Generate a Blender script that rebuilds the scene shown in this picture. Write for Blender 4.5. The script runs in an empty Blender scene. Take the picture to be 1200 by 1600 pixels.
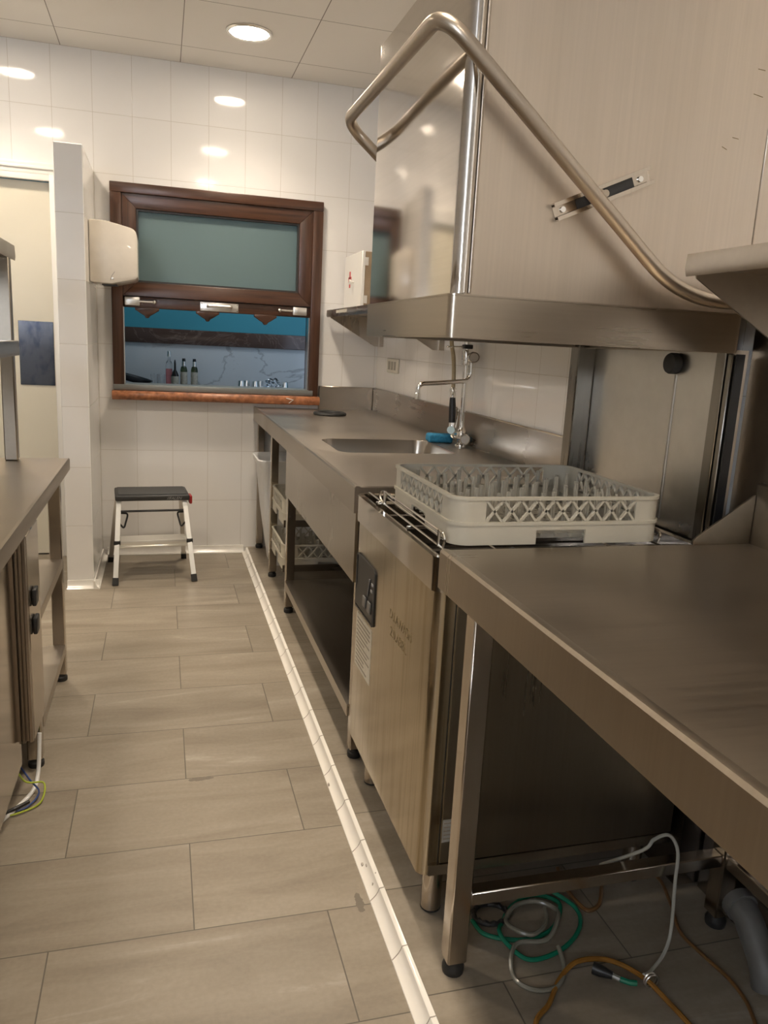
import bpy, bmesh, math, random
from mathutils import Vector, Matrix, Quaternion
S = bpy.context.scene
COL = S.collection
PI = math.pi
rnd = random.Random(5)

# ---------------------------------------------------------------- camera
F_PX, YAW, PITCH, ROLL, CAM_H = 1222.0, .282, -.2101, .0522, 1.2336
fw = Vector((math.sin(YAW)*math.cos(PITCH), math.cos(YAW)*math.cos(PITCH), math.sin(PITCH)))
rt0 = Vector((math.cos(YAW), -math.sin(YAW), 0)); up0 = rt0.cross(fw)
rt = math.cos(ROLL)*rt0 + math.sin(ROLL)*up0
up = -math.sin(ROLL)*rt0 + math.cos(ROLL)*up0
cd = bpy.data.cameras.new('camera'); cam = bpy.data.objects.new('camera', cd); COL.objects.link(cam)
M = Matrix((rt, up, -fw)).transposed().to_4x4(); M.translation = Vector((0, 0, CAM_H)); cam.matrix_world = M
cd.sensor_fit = 'VERTICAL'; cd.sensor_height = 36.0; cd.sensor_width = 27.0
cd.lens = F_PX*36.0/1600.0; cd.clip_start = .02
S.camera = cam

# ---------------------------------------------------------------- light and exposure
WARM = (1.0, .855, .685)
LAMP_E = 34.0            # emission of the downlight lenses
LAMP_W = 8.6             # the downlights' beam (W each)
COOL_FILL_W = 46.0
BAR_W = 5.0
S.view_settings.view_transform = 'Standard'; S.view_settings.look = 'None'
S.view_settings.gamma = 1.0; S.view_settings.use_curve_mapping = False
S.view_settings.exposure = 0.88
w = bpy.data.worlds.new('world'); S.world = w; w.use_nodes = True
w.node_tree.nodes['Background'].inputs[0].default_value = (.62, .74, .95, 1)
w.node_tree.nodes['Background'].inputs[1].default_value = .9

def area(name, loc, aim, sx, sy, watts, col):
    d = bpy.data.lights.new(name, 'AREA'); d.shape = 'RECTANGLE'; d.size = sx; d.size_y = sy
    d.energy = watts; d.color = col
    o = bpy.data.objects.new(name, d); COL.objects.link(o); o.location = loc
    o.rotation_euler = Vector(aim).to_track_quat('-Z', 'Y').to_euler()
    return o
area('added_cool_fill', (-1.92, -2.35, 1.80), (.15, .5, .9), .78, .9, COOL_FILL_W, (.80, .88, 1.0))  # added cool fill behind the camera, aimed up to brighten the ceiling
area('added_bar_fill', (.5, 5.35, 2.53), (0, 0.15, -1), 1.4, .5, BAR_W, (.9, .95, 1.0))  # added unseen fill light for the bar room

# ---------------------------------------------------------------- materials
def newmat(name):
    m = bpy.data.materials.new(name); m.use_nodes = True
    nt = m.node_tree; b = nt.nodes['Principled BSDF']
    return m, nt, b
def N(nt, typ, **kw):
    n = nt.nodes.new(typ)
    for k, v in kw.items():
        if k in n.inputs: n.inputs[k].default_value = v
        else: setattr(n, k, v)
    return n
def L(nt, a, b): nt.links.new(a, b)
def coords(nt, scale=(1, 1, 1), loc=(0, 0, 0)):
    tc = N(nt, 'ShaderNodeTexCoord'); mp = N(nt, 'ShaderNodeMapping')
    mp.inputs['Scale'].default_value = scale; mp.inputs['Location'].default_value = loc
    L(nt, tc.outputs['Object'], mp.inputs['Vector']); return mp.outputs['Vector']
def ramp(nt, fac, stops):
    r = N(nt, 'ShaderNodeValToRGB'); e = r.color_ramp.elements
    while len(e) < len(stops): e.new(.5)
    for i, (p, c) in enumerate(stops): e[i].position = p; e[i].color = (*c, 1)
    L(nt, fac, r.inputs['Fac']); return r.outputs['Color']
def bump(nt, b, h, strength=.1, dist=.002):
    n = N(nt, 'ShaderNodeBump'); n.inputs['Strength'].default_value = strength; n.inputs['Distance'].default_value = dist
    L(nt, h, n.inputs['Height']); L(nt, n.outputs['Normal'], b.inputs['Normal'])
def plain(name, col, rough=.5, metal=0, noise=0.0, nscale=30, **kw):
    m, nt, b = newmat(name)
    b.inputs['Roughness'].default_value = rough; b.inputs['Metallic'].default_value = metal
    for k, v in kw.items(): b.inputs[k.replace('_', ' ')].default_value = v
    nz = N(nt, 'ShaderNodeTexNoise', Scale=nscale, Detail=4.0); L(nt, coords(nt), nz.inputs['Vector'])
    k = noise
    L(nt, ramp(nt, nz.outputs['Fac'], [(.3, tuple(c*(1-k) for c in col)), (.7, tuple(min(1, c*(1+k)) for c in col))]), b.inputs['Base Color'])
    return m
def steel(name, col=(.56, .53, .49), rough=.3, grain=(3, 3, 260), aniso=0.0, stain_sheen=.0, bstr=.04, rvar=.1, stain_sheen_col=(.36, .30, .2), stain_sheen_scale=(9, 9, 1.2)):
    m, nt, b = newmat(name)
    b.inputs['Metallic'].default_value = 1.0
    nz = N(nt, 'ShaderNodeTexNoise', Scale=1.0, Detail=3.0); L(nt, coords(nt, grain), nz.inputs['Vector'])
    sm = N(nt, 'ShaderNodeTexNoise', Scale=2.3, Detail=1.5); L(nt, coords(nt), sm.inputs['Vector'])
    mr = N(nt, 'ShaderNodeMapRange'); mr.inputs['From Min'].default_value = .3; mr.inputs['From Max'].default_value = .7
    mr.inputs['To Min'].default_value = rough-rvar*.5; mr.inputs['To Max'].default_value = rough+rvar*.5
    ad = N(nt, 'ShaderNodeMath', operation='MULTIPLY_ADD'); ad.inputs[1].default_value = .18
    hf = N(nt, 'ShaderNodeMath', operation='MULTIPLY'); hf.inputs[1].default_value = .82
    L(nt, sm.outputs['Fac'], hf.inputs[0]); L(nt, nz.outputs['Fac'], ad.inputs[0]); L(nt, hf.outputs[0], ad.inputs[2])
    L(nt, ad.outputs[0], mr.inputs['Value']); L(nt, mr.outputs['Result'], b.inputs['Roughness'])
    base = ramp(nt, nz.outputs['Fac'], [(.25, tuple(c*.955 for c in col)), (.75, tuple(c*1.04 for c in col))])
    if stain_sheen > 0:
        st = N(nt, 'ShaderNodeTexNoise', Scale=3.0, Detail=6.0); L(nt, coords(nt, stain_sheen_scale), st.inputs['Vector'])
        mx = N(nt, 'ShaderNodeMixRGB'); mx.inputs['Color2'].default_value = (*stain_sheen_col, 1)
        f = N(nt, 'ShaderNodeMapRange'); f.inputs['From Min'].default_value = .5; f.inputs['From Max'].default_value = .75
        f.inputs['To Max'].default_value = stain_sheen
        L(nt, st.outputs['Fac'], f.inputs['Value']); L(nt, f.outputs['Result'], mx.inputs['Fac'])
        L(nt, base, mx.inputs['Color1']); base = mx.outputs['Color']
    L(nt, base, b.inputs['Base Color'])
    return m
def wall_tile(name, axis, off=(0, 0), col=(.80, .785, .76)):
    """glossy white 19 x 28.5 cm tiles; axis 'x' for walls facing y, 'y' for walls facing x"""
    m, nt, b = newmat(name)
    tc = N(nt, 'ShaderNodeTexCoord'); sp = N(nt, 'ShaderNodeSeparateXYZ'); L(nt, tc.outputs['Object'], sp.inputs[0])
    cb = N(nt, 'ShaderNodeCombineXYZ')
    a1 = N(nt, 'ShaderNodeMath', operation='ADD'); a1.inputs[1].default_value = 19.05+off[0]
    a2 = N(nt, 'ShaderNodeMath', operation='ADD'); a2.inputs[1].default_value = 2.845+off[1]
    L(nt, sp.outputs['X' if axis == 'x' else 'Y'], a1.inputs[0]); L(nt, sp.outputs['Z'], a2.inputs[0])
    L(nt, a1.outputs[0], cb.inputs[0]); L(nt, a2.outputs[0], cb.inputs[1])
    br = N(nt, 'ShaderNodeTexBrick', offset=0.0, squash=1.0)
    br.inputs['Scale'].default_value = 1.0; br.inputs['Brick Width'].default_value = .1905; br.inputs['Row Height'].default_value = .2845
    br.inputs['Mortar Size'].default_value = .0014; br.inputs['Mortar Smooth'].default_value = .6; br.inputs['Bias'].default_value = 0
    br.inputs['Color1'].default_value = (*col, 1); br.inputs['Color2'].default_value = (col[0]*.985, col[1]*.985, col[2]*.98, 1)
    br.inputs['Mortar'].default_value = (.58, .54, .48, 1)
    L(nt, cb.outputs[0], br.inputs['Vector']); L(nt, br.outputs['Color'], b.inputs['Base Color'])
    nz = N(nt, 'ShaderNodeTexNoise', Scale=5.0, Detail=1.0); L(nt, tc.outputs['Object'], nz.inputs['Vector'])
    iv = N(nt, 'ShaderNodeMath', operation='MULTIPLY_ADD'); iv.inputs[1].default_value = -1.0
    n2 = N(nt, 'ShaderNodeMath', operation='MULTIPLY'); n2.inputs[1].default_value = .9
    L(nt, nz.outputs['Fac'], n2.inputs[0]); L(nt, br.outputs['Fac'], iv.inputs[0]); L(nt, n2.outputs[0], iv.inputs[2])
    bump(nt, b, iv.outputs[0], .35, .0015)
    b.inputs['Roughness'].default_value = .07; b.inputs['IOR'].default_value = 1.5
    return m
def floor_tile():
    m, nt, b = newmat('floor_tile')
    tc = N(nt, 'ShaderNodeTexCoord'); mp = N(nt, 'ShaderNodeMapping'); mp.inputs['Location'].default_value = (-.0575+5.75, 1.823, 0)
    L(nt, tc.outputs['Object'], mp.inputs['Vector'])
    br = N(nt, 'ShaderNodeTexBrick', offset=.5, offset_frequency=2, squash=1.0)
    br.inputs['Scale'].default_value = 1; br.inputs['Brick Width'].default_value = .575; br.inputs['Row Height'].default_value = .3
    br.inputs['Mortar Size'].default_value = .0016; br.inputs['Mortar Smooth'].default_value = .2; br.inputs['Bias'].default_value = 0
    br.inputs['Color1'].default_value = (.0, .0, .0, 1); br.inputs['Color2'].default_value = (1, 1, 1, 1); br.inputs['Mortar'].default_value = (.5, .5, .5, 1)
    L(nt, mp.outputs[0], br.inputs['Vector'])
    # streaks along the tile, shifted per tile
    wn = N(nt, 'ShaderNodeVectorMath', operation='MULTIPLY_ADD'); wn.inputs[1].default_value = (7, 3, 0)
    L(nt, br.outputs['Color'], wn.inputs[0]); L(nt, mp.outputs[0], wn.inputs[2])
    m2 = N(nt, 'ShaderNodeMapping'); m2.inputs['Scale'].default_value = (1.6, 9.0, 1); m2.inputs['Rotation'].default_value = (0, 0, .12)
    L(nt, wn.outputs[0], m2.inputs['Vector'])
    s1 = N(nt, 'ShaderNodeTexNoise', Scale=1.0, Detail=7.0, Roughness=.62, Distortion=.6); L(nt, m2.outputs[0], s1.inputs['Vector'])
    s2 = N(nt, 'ShaderNodeTexNoise', Scale=90.0, Detail=3.0); L(nt, mp.outputs[0], s2.inputs['Vector'])
    c1 = ramp(nt, s1.outputs['Fac'], [(.28, (.215, .178, .133)), (.48, (.28, .238, .182)), (.62, (.325, .28, .22)), (.74, (.46, .415, .35))])
    c2 = N(nt, 'ShaderNodeMixRGB', blend_type='MULTIPLY'); c2.inputs['Fac'].default_value = .35
    L(nt, c1, c2.inputs['Color1']); L(nt, ramp(nt, s2.outputs['Fac'], [(.3, (.7, .7, .7)), (.7, (1, 1, 1))]), c2.inputs['Color2'])
    tv = N(nt, 'ShaderNodeMixRGB', blend_type='MULTIPLY'); tv.inputs['Fac'].default_value = .10
    L(nt, c2.outputs[0], tv.inputs['Color1']); L(nt, br.outputs['Color'], tv.inputs['Color2'])
    mo = N(nt, 'ShaderNodeMixRGB'); mo.inputs['Color2'].default_value = (.10, .085, .065, 1)
    L(nt, br.outputs['Fac'], mo.inputs['Fac']); L(nt, tv.outputs[0], mo.inputs['Color1'])
    out = mo.outputs[0]
    # two chipped places where the tile body shows dark
    geo = N(nt, 'ShaderNodeNewGeometry'); dn = N(nt, 'ShaderNodeTexNoise', Scale=60.0, Detail=2.0); L(nt, geo.outputs['Position'], dn.inputs['Vector'])
    for (cx, cy, rx, ry) in ((.097, 2.068, .040, .010), (.421, 1.485, .010, .034)):
        sb = N(nt, 'ShaderNodeVectorMath', operation='SUBTRACT'); sb.inputs[1].default_value = (cx, cy, 0); L(nt, geo.outputs['Position'], sb.inputs[0])
        dv = N(nt, 'ShaderNodeVectorMath', operation='MULTIPLY'); dv.inputs[1].default_value = (1/rx, 1/ry, 0); L(nt, sb.outputs[0], dv.inputs[0])
        ln = N(nt, 'ShaderNodeVectorMath', operation='LENGTH'); L(nt, dv.outputs[0], ln.inputs[0])
        ad = N(nt, 'ShaderNodeMath', operation='MULTIPLY_ADD'); ad.inputs[1].default_value = 1.2; L(nt, dn.outputs['Fac'], ad.inputs[0]); L(nt, ln.outputs['Value'], ad.inputs[2])
        lt = N(nt, 'ShaderNodeMath', operation='LESS_THAN'); lt.inputs[1].default_value = 1.5; L(nt, ad.outputs[0], lt.inputs[0])
        mm = N(nt, 'ShaderNodeMixRGB'); mm.inputs['Color2'].default_value = (.16, .135, .105, 1); L(nt, lt.outputs[0], mm.inputs['Fac']); L(nt, out, mm.inputs['Color1']); out = mm.outputs[0]
    L(nt, out, b.inputs['Base Color'])
    b.inputs['Roughness'].default_value = .42
    bm_ = N(nt, 'ShaderNodeMath', operation='MULTIPLY_ADD'); bm_.inputs[1].default_value = -3.0; L(nt, br.outputs['Fac'], bm_.inputs[0]); L(nt, s2.outputs['Fac'], bm_.inputs[2])
    bump(nt, b, bm_.outputs[0], .25, .0006)
    return m
def ceiling_mat():
    m, nt, b = newmat('ceiling_panel')
    v = coords(nt, (1, 1, 1), (.466+5.7, 4.265-.57*7-.2750+5.7-.0, 0))
    tc = N(nt, 'ShaderNodeTexCoord'); mp = N(nt, 'ShaderNodeMapping'); mp.inputs['Location'].default_value = (.466+5.7, -4.265+11.4, 0)
    L(nt, tc.outputs['Object'], mp.inputs['Vector'])
    br = N(nt, 'ShaderNodeTexBrick', offset=0.0, squash=1.0); br.inputs['Scale'].default_value = 1
    br.inputs['Brick Width'].default_value = .57; br.inputs['Row Height'].default_value = .57; br.inputs['Mortar Size'].default_value = .0022; br.inputs['Mortar Smooth'].default_value = .2
    br.inputs['Color1'].default_value = (.84, .81, .76, 1); br.inputs['Color2'].default_value = (.82, .79, .74, 1); br.inputs['Mortar'].default_value = (.22, .19, .16, 1)
    L(nt, mp.outputs[0], br.inputs['Vector']); L(nt, br.outputs['Color'], b.inputs['Base Color'])
    iv = N(nt, 'ShaderNodeMath', operation='MULTIPLY'); iv.inputs[1].default_value = -1; L(nt, br.outputs['Fac'], iv.inputs[0]); bump(nt, b, iv.outputs[0], .4, .002)
    b.inputs['Roughness'].default_value = .45
    return m
def wood(name, axis, dark=(.026, .012, .007), light=(.105, .046, .025), rough=.3):
    m, nt, b = newmat(name)
    sc = {'x': (2.2, 60, 60), 'y': (60, 2.2, 60), 'z': (60, 60, 2.2)}[axis]
    nz = N(nt, 'ShaderNodeTexNoise', Scale=1.0, Detail=6.0, Roughness=.6, Distortion=.8); L(nt, coords(nt, sc), nz.inputs['Vector'])
    L(nt, ramp(nt, nz.outputs['Fac'], [(.25, dark), (.5, tuple((a+c)/2 for a, c in zip(dark, light))), (.8, light)]), b.inputs['Base Color'])
    b.inputs['Roughness'].default_value = rough; bump(nt, b, nz.outputs['Fac'], .08, .001); return m
def emit(name, col, e):
    m, nt, b = newmat(name); b.inputs['Base Color'].default_value = (.9, .9, .9, 1)
    b.inputs['Emission Color'].default_value = (*col, 1); b.inputs['Emission Strength'].default_value = e; return m
def marble(name, base, vein, scale=2.2):
    m, nt, b = newmat(name)
    nz = N(nt, 'ShaderNodeTexNoise', Scale=scale, Detail=8.0, Roughness=.55, Distortion=1.6); L(nt, coords(nt, (1, 1, 1.6)), nz.inputs['Vector'])
    L(nt, ramp(nt, nz.outputs['Fac'], [(.0, base), (.478, base), (.497, vein), (.512, base), (1, tuple(c*.9 for c in base))]), b.inputs['Base Color'])
    b.inputs['Roughness'].default_value = .15; return m
def glassmat(name, col=(1, 1, 1), rough=0.0, trans=1.0, ior=1.45):
    m, nt, b = newmat(name); b.inputs['Base Color'].default_value = (*col, 1); b.inputs['Roughness'].default_value = rough
    b.inputs['Transmission Weight'].default_value = trans; b.inputs['IOR'].default_value = ior
    nz = N(nt, 'ShaderNodeTexNoise', Scale=160.0, Detail=2.0); L(nt, coords(nt), nz.inputs['Vector'])
    if rough > .1: bump(nt, b, nz.outputs['Fac'], .12, .002)
    return m

TILE_X = wall_tile('white_tile_x', 'x', (.134, -.311+.2845*2)); TILE_Y = wall_tile('white_tile_y', 'y', (.06, -.311+.2845*2))
TILE_END = wall_tile('white_tile_end', 'x', (.452, -.311+.2845*2))
FLOOR = floor_tile(); CEIL = ceiling_mat()
S_TOP = steel('steel_worktop', (.39, .335, .27), .34, (4, 160, 4), rvar=.16, bstr=.05, stain_sheen=.22, stain_sheen_col=(.42, .38, .33), stain_sheen_scale=(1.3, 1.3, 1.3))
S_SINKTOP = steel('steel_sink_top', (.46, .41, .35), .36, (160, 4, 4), rvar=.16, bstr=.05, stain_sheen=.25, stain_sheen_col=(.42, .38, .33), stain_sheen_scale=(1.3, 1.3, 1.3))
S_V = steel('steel_vertical_brush', (.48, .43, .365), .28, (55, 55, 2), rvar=.06)
S_H = steel('steel_horizontal_brush', (.46, .41, .35), .28, (2, 2, 50), rvar=.07)
S_HOODSIDE = steel('steel_hood_side', (.56, .49, .41), .40, (170, 170, 2.5), rvar=.14, bstr=.05, stain_sheen=.25, stain_sheen_col=(.43, .37, .29), stain_sheen_scale=(5, 5, .8))
S_HOODFRONT = steel('steel_hood_front', (.60, .565, .525), .085, (2, 2, 120), rvar=.05, bstr=.015)
S_DOOR = steel('steel_dishwasher_front', (.49, .42, .31), .20, (120, 120, 2), rvar=.10, bstr=.03, stain_sheen=.75, stain_sheen_col=(.30, .235, .125), stain_sheen_scale=(26, 26, .8))  # drip stains; their yellow also paints in the beige floor's reflection
S_SKIRT = steel('steel_hood_skirt', (.44, .385, .315), .30, (3, 3, 120), rvar=.1, bstr=0, stain_sheen=.3, stain_sheen_col=(.42, .36, .28), stain_sheen_scale=(6, 6, 2))
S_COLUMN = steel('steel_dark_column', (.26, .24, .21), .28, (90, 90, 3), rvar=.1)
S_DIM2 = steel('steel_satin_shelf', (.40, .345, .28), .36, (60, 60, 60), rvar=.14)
S_DIM = steel('steel_dark_reflection', (.27, .235, .19), .34, (60, 60, 60), rvar=.14)  # darker steel copy: dark reflections put into the base colour
S_POL = steel('steel_polished', (.56, .51, .45), .10, (60, 60, 3), rvar=.05, bstr=.01)
S_LEG = steel('steel_leg', (.54, .48, .41), .19, (200, 200, 3), rvar=.08, bstr=.02)
S_WALLPANEL = steel('steel_spotted_panel', (.60, .58, .54), .30, (30, 30, 30), rvar=.24, bstr=.03, stain_sheen=.4, stain_sheen_col=(.5, .49, .47), stain_sheen_scale=(2, 2, 2))
S_TUBE = steel('steel_tube', (.46, .40, .33), .33, (90, 90, 90), rvar=.08, bstr=.01)
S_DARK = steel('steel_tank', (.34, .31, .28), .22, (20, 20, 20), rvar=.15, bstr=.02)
CHROME = plain('chrome', (.82, .81, .79), .07, 1.0)
WIRE = plain('steel_wire', (.66, .63, .58), .18, 1.0)
ALU = plain('aluminium', (.80, .78, .74), .28, 1.0)
ALU_W = plain('bright_aluminium', (.86, .85, .80), .35, .85)
BLACK = plain('black_plastic', (.014, .014, .015), .38, 0, .2)
RUBBER = plain('black_rubber', (.018, .018, .018), .55, 0, .2)
DARKGREY = plain('dark_grey_plastic', (.032, .031, .030), .4, 0, .1)
RACK = plain('beige_grey_plastic', (.52, .485, .395), .45, 0, .05, 14)
RACK_IN = plain('grey_peg_plastic', (.44, .41, .335), .45, 0, .06, 14)
WHITE_P = plain('white_plastic', (.80, .80, .79), .35, 0, .02)
CREAM_P = plain('cream_plastic', (.74, .68, .585), .24, 0, .02, Coat_Weight=.4)
IVORY = plain('ivory_plastic', (.72, .68, .58), .35)
KERB = plain('white_kerb_tile', (.82, .79, .73), .12, 0, .03, 12)
SKIRT = plain('white_skirting_tile', (.80, .775, .72), .12, 0, .03)
GROUT = plain('grey_grout', (.42, .38, .33), .8, 0, .1)
PAINT_DOOR = plain('cream_door_paint', (.68, .635, .51), .35, 0, .02, 3)
PAINT_FRAME = plain('white_frame_paint', (.82, .80, .75), .3)
PAINT_WALL = plain('cream_wall_paint', (.72, .67, .59), .6, 0, .03, 3)
KICK = steel('steel_push_plate', (.075, .075, .08), .2, (20, 20, 20), rvar=.12, bstr=.02, stain_sheen=.6, stain_sheen_col=(.012, .016, .04), stain_sheen_scale=(9, 9, 5))  # near-black base and navy blotches paint in what the plate mirrors
WOOD_H = wood('dark_wood_horizontal', 'x'); WOOD_V = wood('dark_wood_vertical', 'z')
SILL = marble('orange_marble', (.52, .22, .10), (.72, .52, .40), 9.0)
SILL = plain('orange_stone', (.34, .135, .062), .25, 0, .4, 40)
FROST = glassmat('frosted_glass', (.20, .29, .295), .45, .5)
GLASS = glassmat('clear_glass'); PINK = glassmat('pink_liquid_glass', (.85, .30, .30), .02)
GREENGL = glassmat('dark_green_glass', (.10, .13, .05), .05); DARKGL = plain('dark_bottle', (.02, .015, .012), .1)
LABELP = plain('bottle_label', (.45, .42, .34), .6, 0, .25, 60)
TEAL = plain('teal_paint', (.045, .28, .36), .5, 0, .06, 2)
BROWN_ST = marble('brown_stone', (.085, .05, .038), (.16, .11, .09), 2.6)
MARBLE = marble('white_marble', (.56, .60, .62), (.34, .36, .38), .9)
COUNTER = plain('black_counter', (.012, .012, .013), .15)
CLOTH = plain('white_cloth', (.75, .77, .80), .9, 0, .08, 20)
SPONGE = plain('blue_cloth', (.012, .16, .30), .85, 0, .25, 120)
RED = plain('red_plastic', (.32, .02, .02), .4); REDM = plain('red_mark', (.62, .07, .07), .5)
STOOLTOP = plain('charcoal_plastic', (.035, .035, .034), .5, 0, .12, 80)
LOGO = plain('grey_print', (.30, .30, .30), .5)
SCRATCH = plain('brown_scratch', (.25, .19, .10), .5, .4, .3, 80)
PAPER = plain('silver_label', (.72, .68, .58), .4, .3, .10, 90); PRINT = plain('label_print', (.30, .26, .20), .6)
DARKLABEL = plain('dim_label', (.42, .40, .36), .5, .2, .15, 90)
LENS = emit('downlight_lens', WARM, LAMP_E)
TUBE_G = plain('green_tube', (.01, .19, .11), .25); TUBE_C = plain('clear_tube', (.34, .33, .27), .2, 0, .1, Transmission_Weight=.35)
TUBE_A = plain('amber_tube', (.36, .17, .035), .25, 0, .2, Transmission_Weight=.2); TUBE_B = plain('brown_tube', (.17, .085, .03), .3, 0, .2)
TUBE_W = plain('milky_tube', (.40, .40, .36), .25)
GREYP = plain('grey_pipe', (.12, .12, .115), .45, 0, .1); YG = plain('yellow_green_wire', (.38, .46, .04), .4); BLUE = plain('blue_wire', (.03, .06, .2), .4)
CARD = plain('brown_card', (.34, .25, .16), .8, 0, .1)

# ---------------------------------------------------------------- mesh helpers
class MB:
    def __init__(s): s.bm = bmesh.new()
    def _merge(s, b):
        me = bpy.data.meshes.new('t'); b.to_mesh(me); b.free(); s.bm.from_mesh(me); bpy.data.meshes.remove(me)
    def box(s, x0, x1, y0, y1, z0, z1, bev=0, seg=2, R=None):
        b = bmesh.new(); bmesh.ops.create_cube(b, size=1)
        for v in b.verts: v.co = Vector(((x0+x1)/2+v.co.x*(x1-x0), (y0+y1)/2+v.co.y*(y1-y0), (z0+z1)/2+v.co.z*(z1-z0)))
        if bev: bmesh.ops.bevel(b, geom=b.edges[:]+b.verts[:], offset=bev, segments=seg, profile=.5, affect='EDGES')
        if R is not None: bmesh.ops.transform(b, matrix=R, verts=b.verts)
        bmesh.ops.recalc_face_normals(b, faces=b.faces[:])
        s._merge(b); return s
    def prism(s, pts, axis, a, c, bev=0, R=None):
        """extrude a 2-D outline along an axis; pts are the two other coordinates in xyz order"""
        b = bmesh.new()
        def mk(p, t): return {'x': (t, p[0], p[1]), 'y': (p[0], t, p[1]), 'z': (p[0], p[1], t)}[axis]
        v0 = [b.verts.new(mk(p, a)) for p in pts]; v1 = [b.verts.new(mk(p, c)) for p in pts]
        b.faces.new(v0); b.faces.new(v1[::-1]); n = len(pts)
        for i in range(n): b.faces.new((v0[i], v0[(i+1) % n], v1[(i+1) % n], v1[i]))
        bmesh.ops.recalc_face_normals(b, faces=b.faces[:])
        if bev: bmesh.ops.bevel(b, geom=b.edges[:], offset=bev, segments=2, profile=.5, affect='EDGES')
        if R is not None: bmesh.ops.transform(b, matrix=R, verts=b.verts)
        s._merge(b); return s
    def ring(s, outer, inner, z0, z1, skip=None, closed=True):
        """upright wall following outline outer (with inner offset), segments in skip left out"""
        b = bmesh.new(); n = len(outer); V = []
        for o, i in zip(outer, inner):
            V.append([b.verts.new((o[0], o[1], z0)), b.verts.new((o[0], o[1], z1)), b.verts.new((i[0], i[1], z1)), b.verts.new((i[0], i[1], z0))])
        skip = skip or set()
        for k in range(n if closed else n-1):
            if k in skip: continue
            A, B = V[k], V[(k+1) % n]
            for q in range(4): b.faces.new((A[q], B[q], B[(q+1) % 4], A[(q+1) % 4]))
            if (k-1) % n in skip or (not closed and k == 0): b.faces.new(A)
            if (k+1) % n in skip or (not closed and k == n-2): b.faces.new(B[::-1])
        bmesh.ops.recalc_face_normals(b, faces=b.faces[:]); s._merge(b); return s
    def tube(s, pts, r, seg=10, closed=False, radii=None):
        pts = [Vector(p) for p in pts]; n = len(pts); b = bmesh.new(); rings = []
        def tan(i):
            if closed: return (pts[(i+1) % n]-pts[i-1]).normalized()
            return (pts[min(i+1, n-1)]-pts[max(i-1, 0)]).normalized()
        t0 = tan(0); nrm = t0.orthogonal().normalized(); prev = t0
        for i in range(n):
            t = tan(i); nrm = prev.rotation_difference(t) @ nrm; nrm = (nrm-t*nrm.dot(t)).normalized(); prev = t; bi = t.cross(nrm)
            rr = radii[i] if radii else r
            rings.append([b.verts.new(pts[i]+rr*(math.cos(2*PI*k/seg)*nrm+math.sin(2*PI*k/seg)*bi)) for k in range(seg)])
        for i in range(n if closed else n-1):
            A, B = rings[i], rings[(i+1) % n]
            sh = 0
            if closed and i == n-1: sh = min(range(seg), key=lambda q: (A[0].co-B[q].co).length)
            for k in range(seg): b.faces.new((A[k], A[(k+1) % seg], B[(k+1+sh) % seg], B[(k+sh) % seg]))
        if not closed: b.faces.new(rings[0][::-1]); b.faces.new(rings[-1])
        bmesh.ops.recalc_face_normals(b, faces=b.faces[:]); s._merge(b); return s
    def cyl(s, p0, p1, r, r2=None, seg=20): return s.tube([p0, p1], r, seg, radii=[r, r if r2 is None else r2])
    def lathe(s, prof, c=(0, 0, 0), seg=24, R=None):
        b = bmesh.new(); rings = []
        for (r, z) in prof: rings.append([b.verts.new((max(r, 1e-5)*math.cos(2*PI*k/seg), max(r, 1e-5)*math.sin(2*PI*k/seg), z)) for k in range(seg)])
        for A, B in zip(rings, rings[1:]):
            for k in range(seg): b.faces.new((A[k], A[(k+1) % seg], B[(k+1) % seg], B[k]))
        b.faces.new(rings[0]); b.faces.new(rings[-1])
        bmesh.ops.recalc_face_normals(b, faces=b.faces[:])
        mt = Matrix.Translation(Vector(c)) @ (R.to_4x4() if R is not None else Matrix.Identity(4))
        bmesh.ops.transform(b, matrix=mt, verts=b.verts); s._merge(b); return s
    def build(s, name, mat, parent=None, smooth=True, loc=None):
        me = bpy.data.meshes.new(name)
        off = Vector((0, 0, 0))
        p = parent
        while p is not None: off += p.location; p = p.parent
        if loc is not None: off += Vector(loc)
        bmesh.ops.translate(s.bm, verts=s.bm.verts, vec=-off)
        s.bm.to_mesh(me); s.bm.free()
        me.materials.append(mat)
        for poly in me.polygons: poly.use_smooth = smooth
        if smooth:
            try: me.set_sharp_from_angle(angle=math.radians(38))
            except Exception: pass
        o = bpy.data.objects.new(name, me); COL.objects.link(o)
        if parent is not None: o.parent = parent
        if loc is not None: o.location = loc
        return o
def thing(name, label, cat, loc, group=None):
    o = bpy.data.objects.new(name, None); COL.objects.link(o); o.location = loc; o.empty_display_size = .05
    o['label'] = label; o['category'] = cat
    if group: o['group'] = group
    return o
def tag(o, label, cat, group=None):
    o['label'] = label; o['category'] = cat
    if group: o['group'] = group
    return o
def struct(o): o['kind'] = 'structure'; return o
def dup(root, loc, rz=0, label=None):
    r = root.copy(); COL.objects.link(r); r.location = loc; r.rotation_euler = (0, 0, rz)
    if label: r['label'] = label
    for ch in list(root.children):
        c = ch.copy(); COL.objects.link(c); c.parent = r
        for g in list(ch.children):
            d = g.copy(); COL.objects.link(d); d.parent = c
    return r
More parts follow.
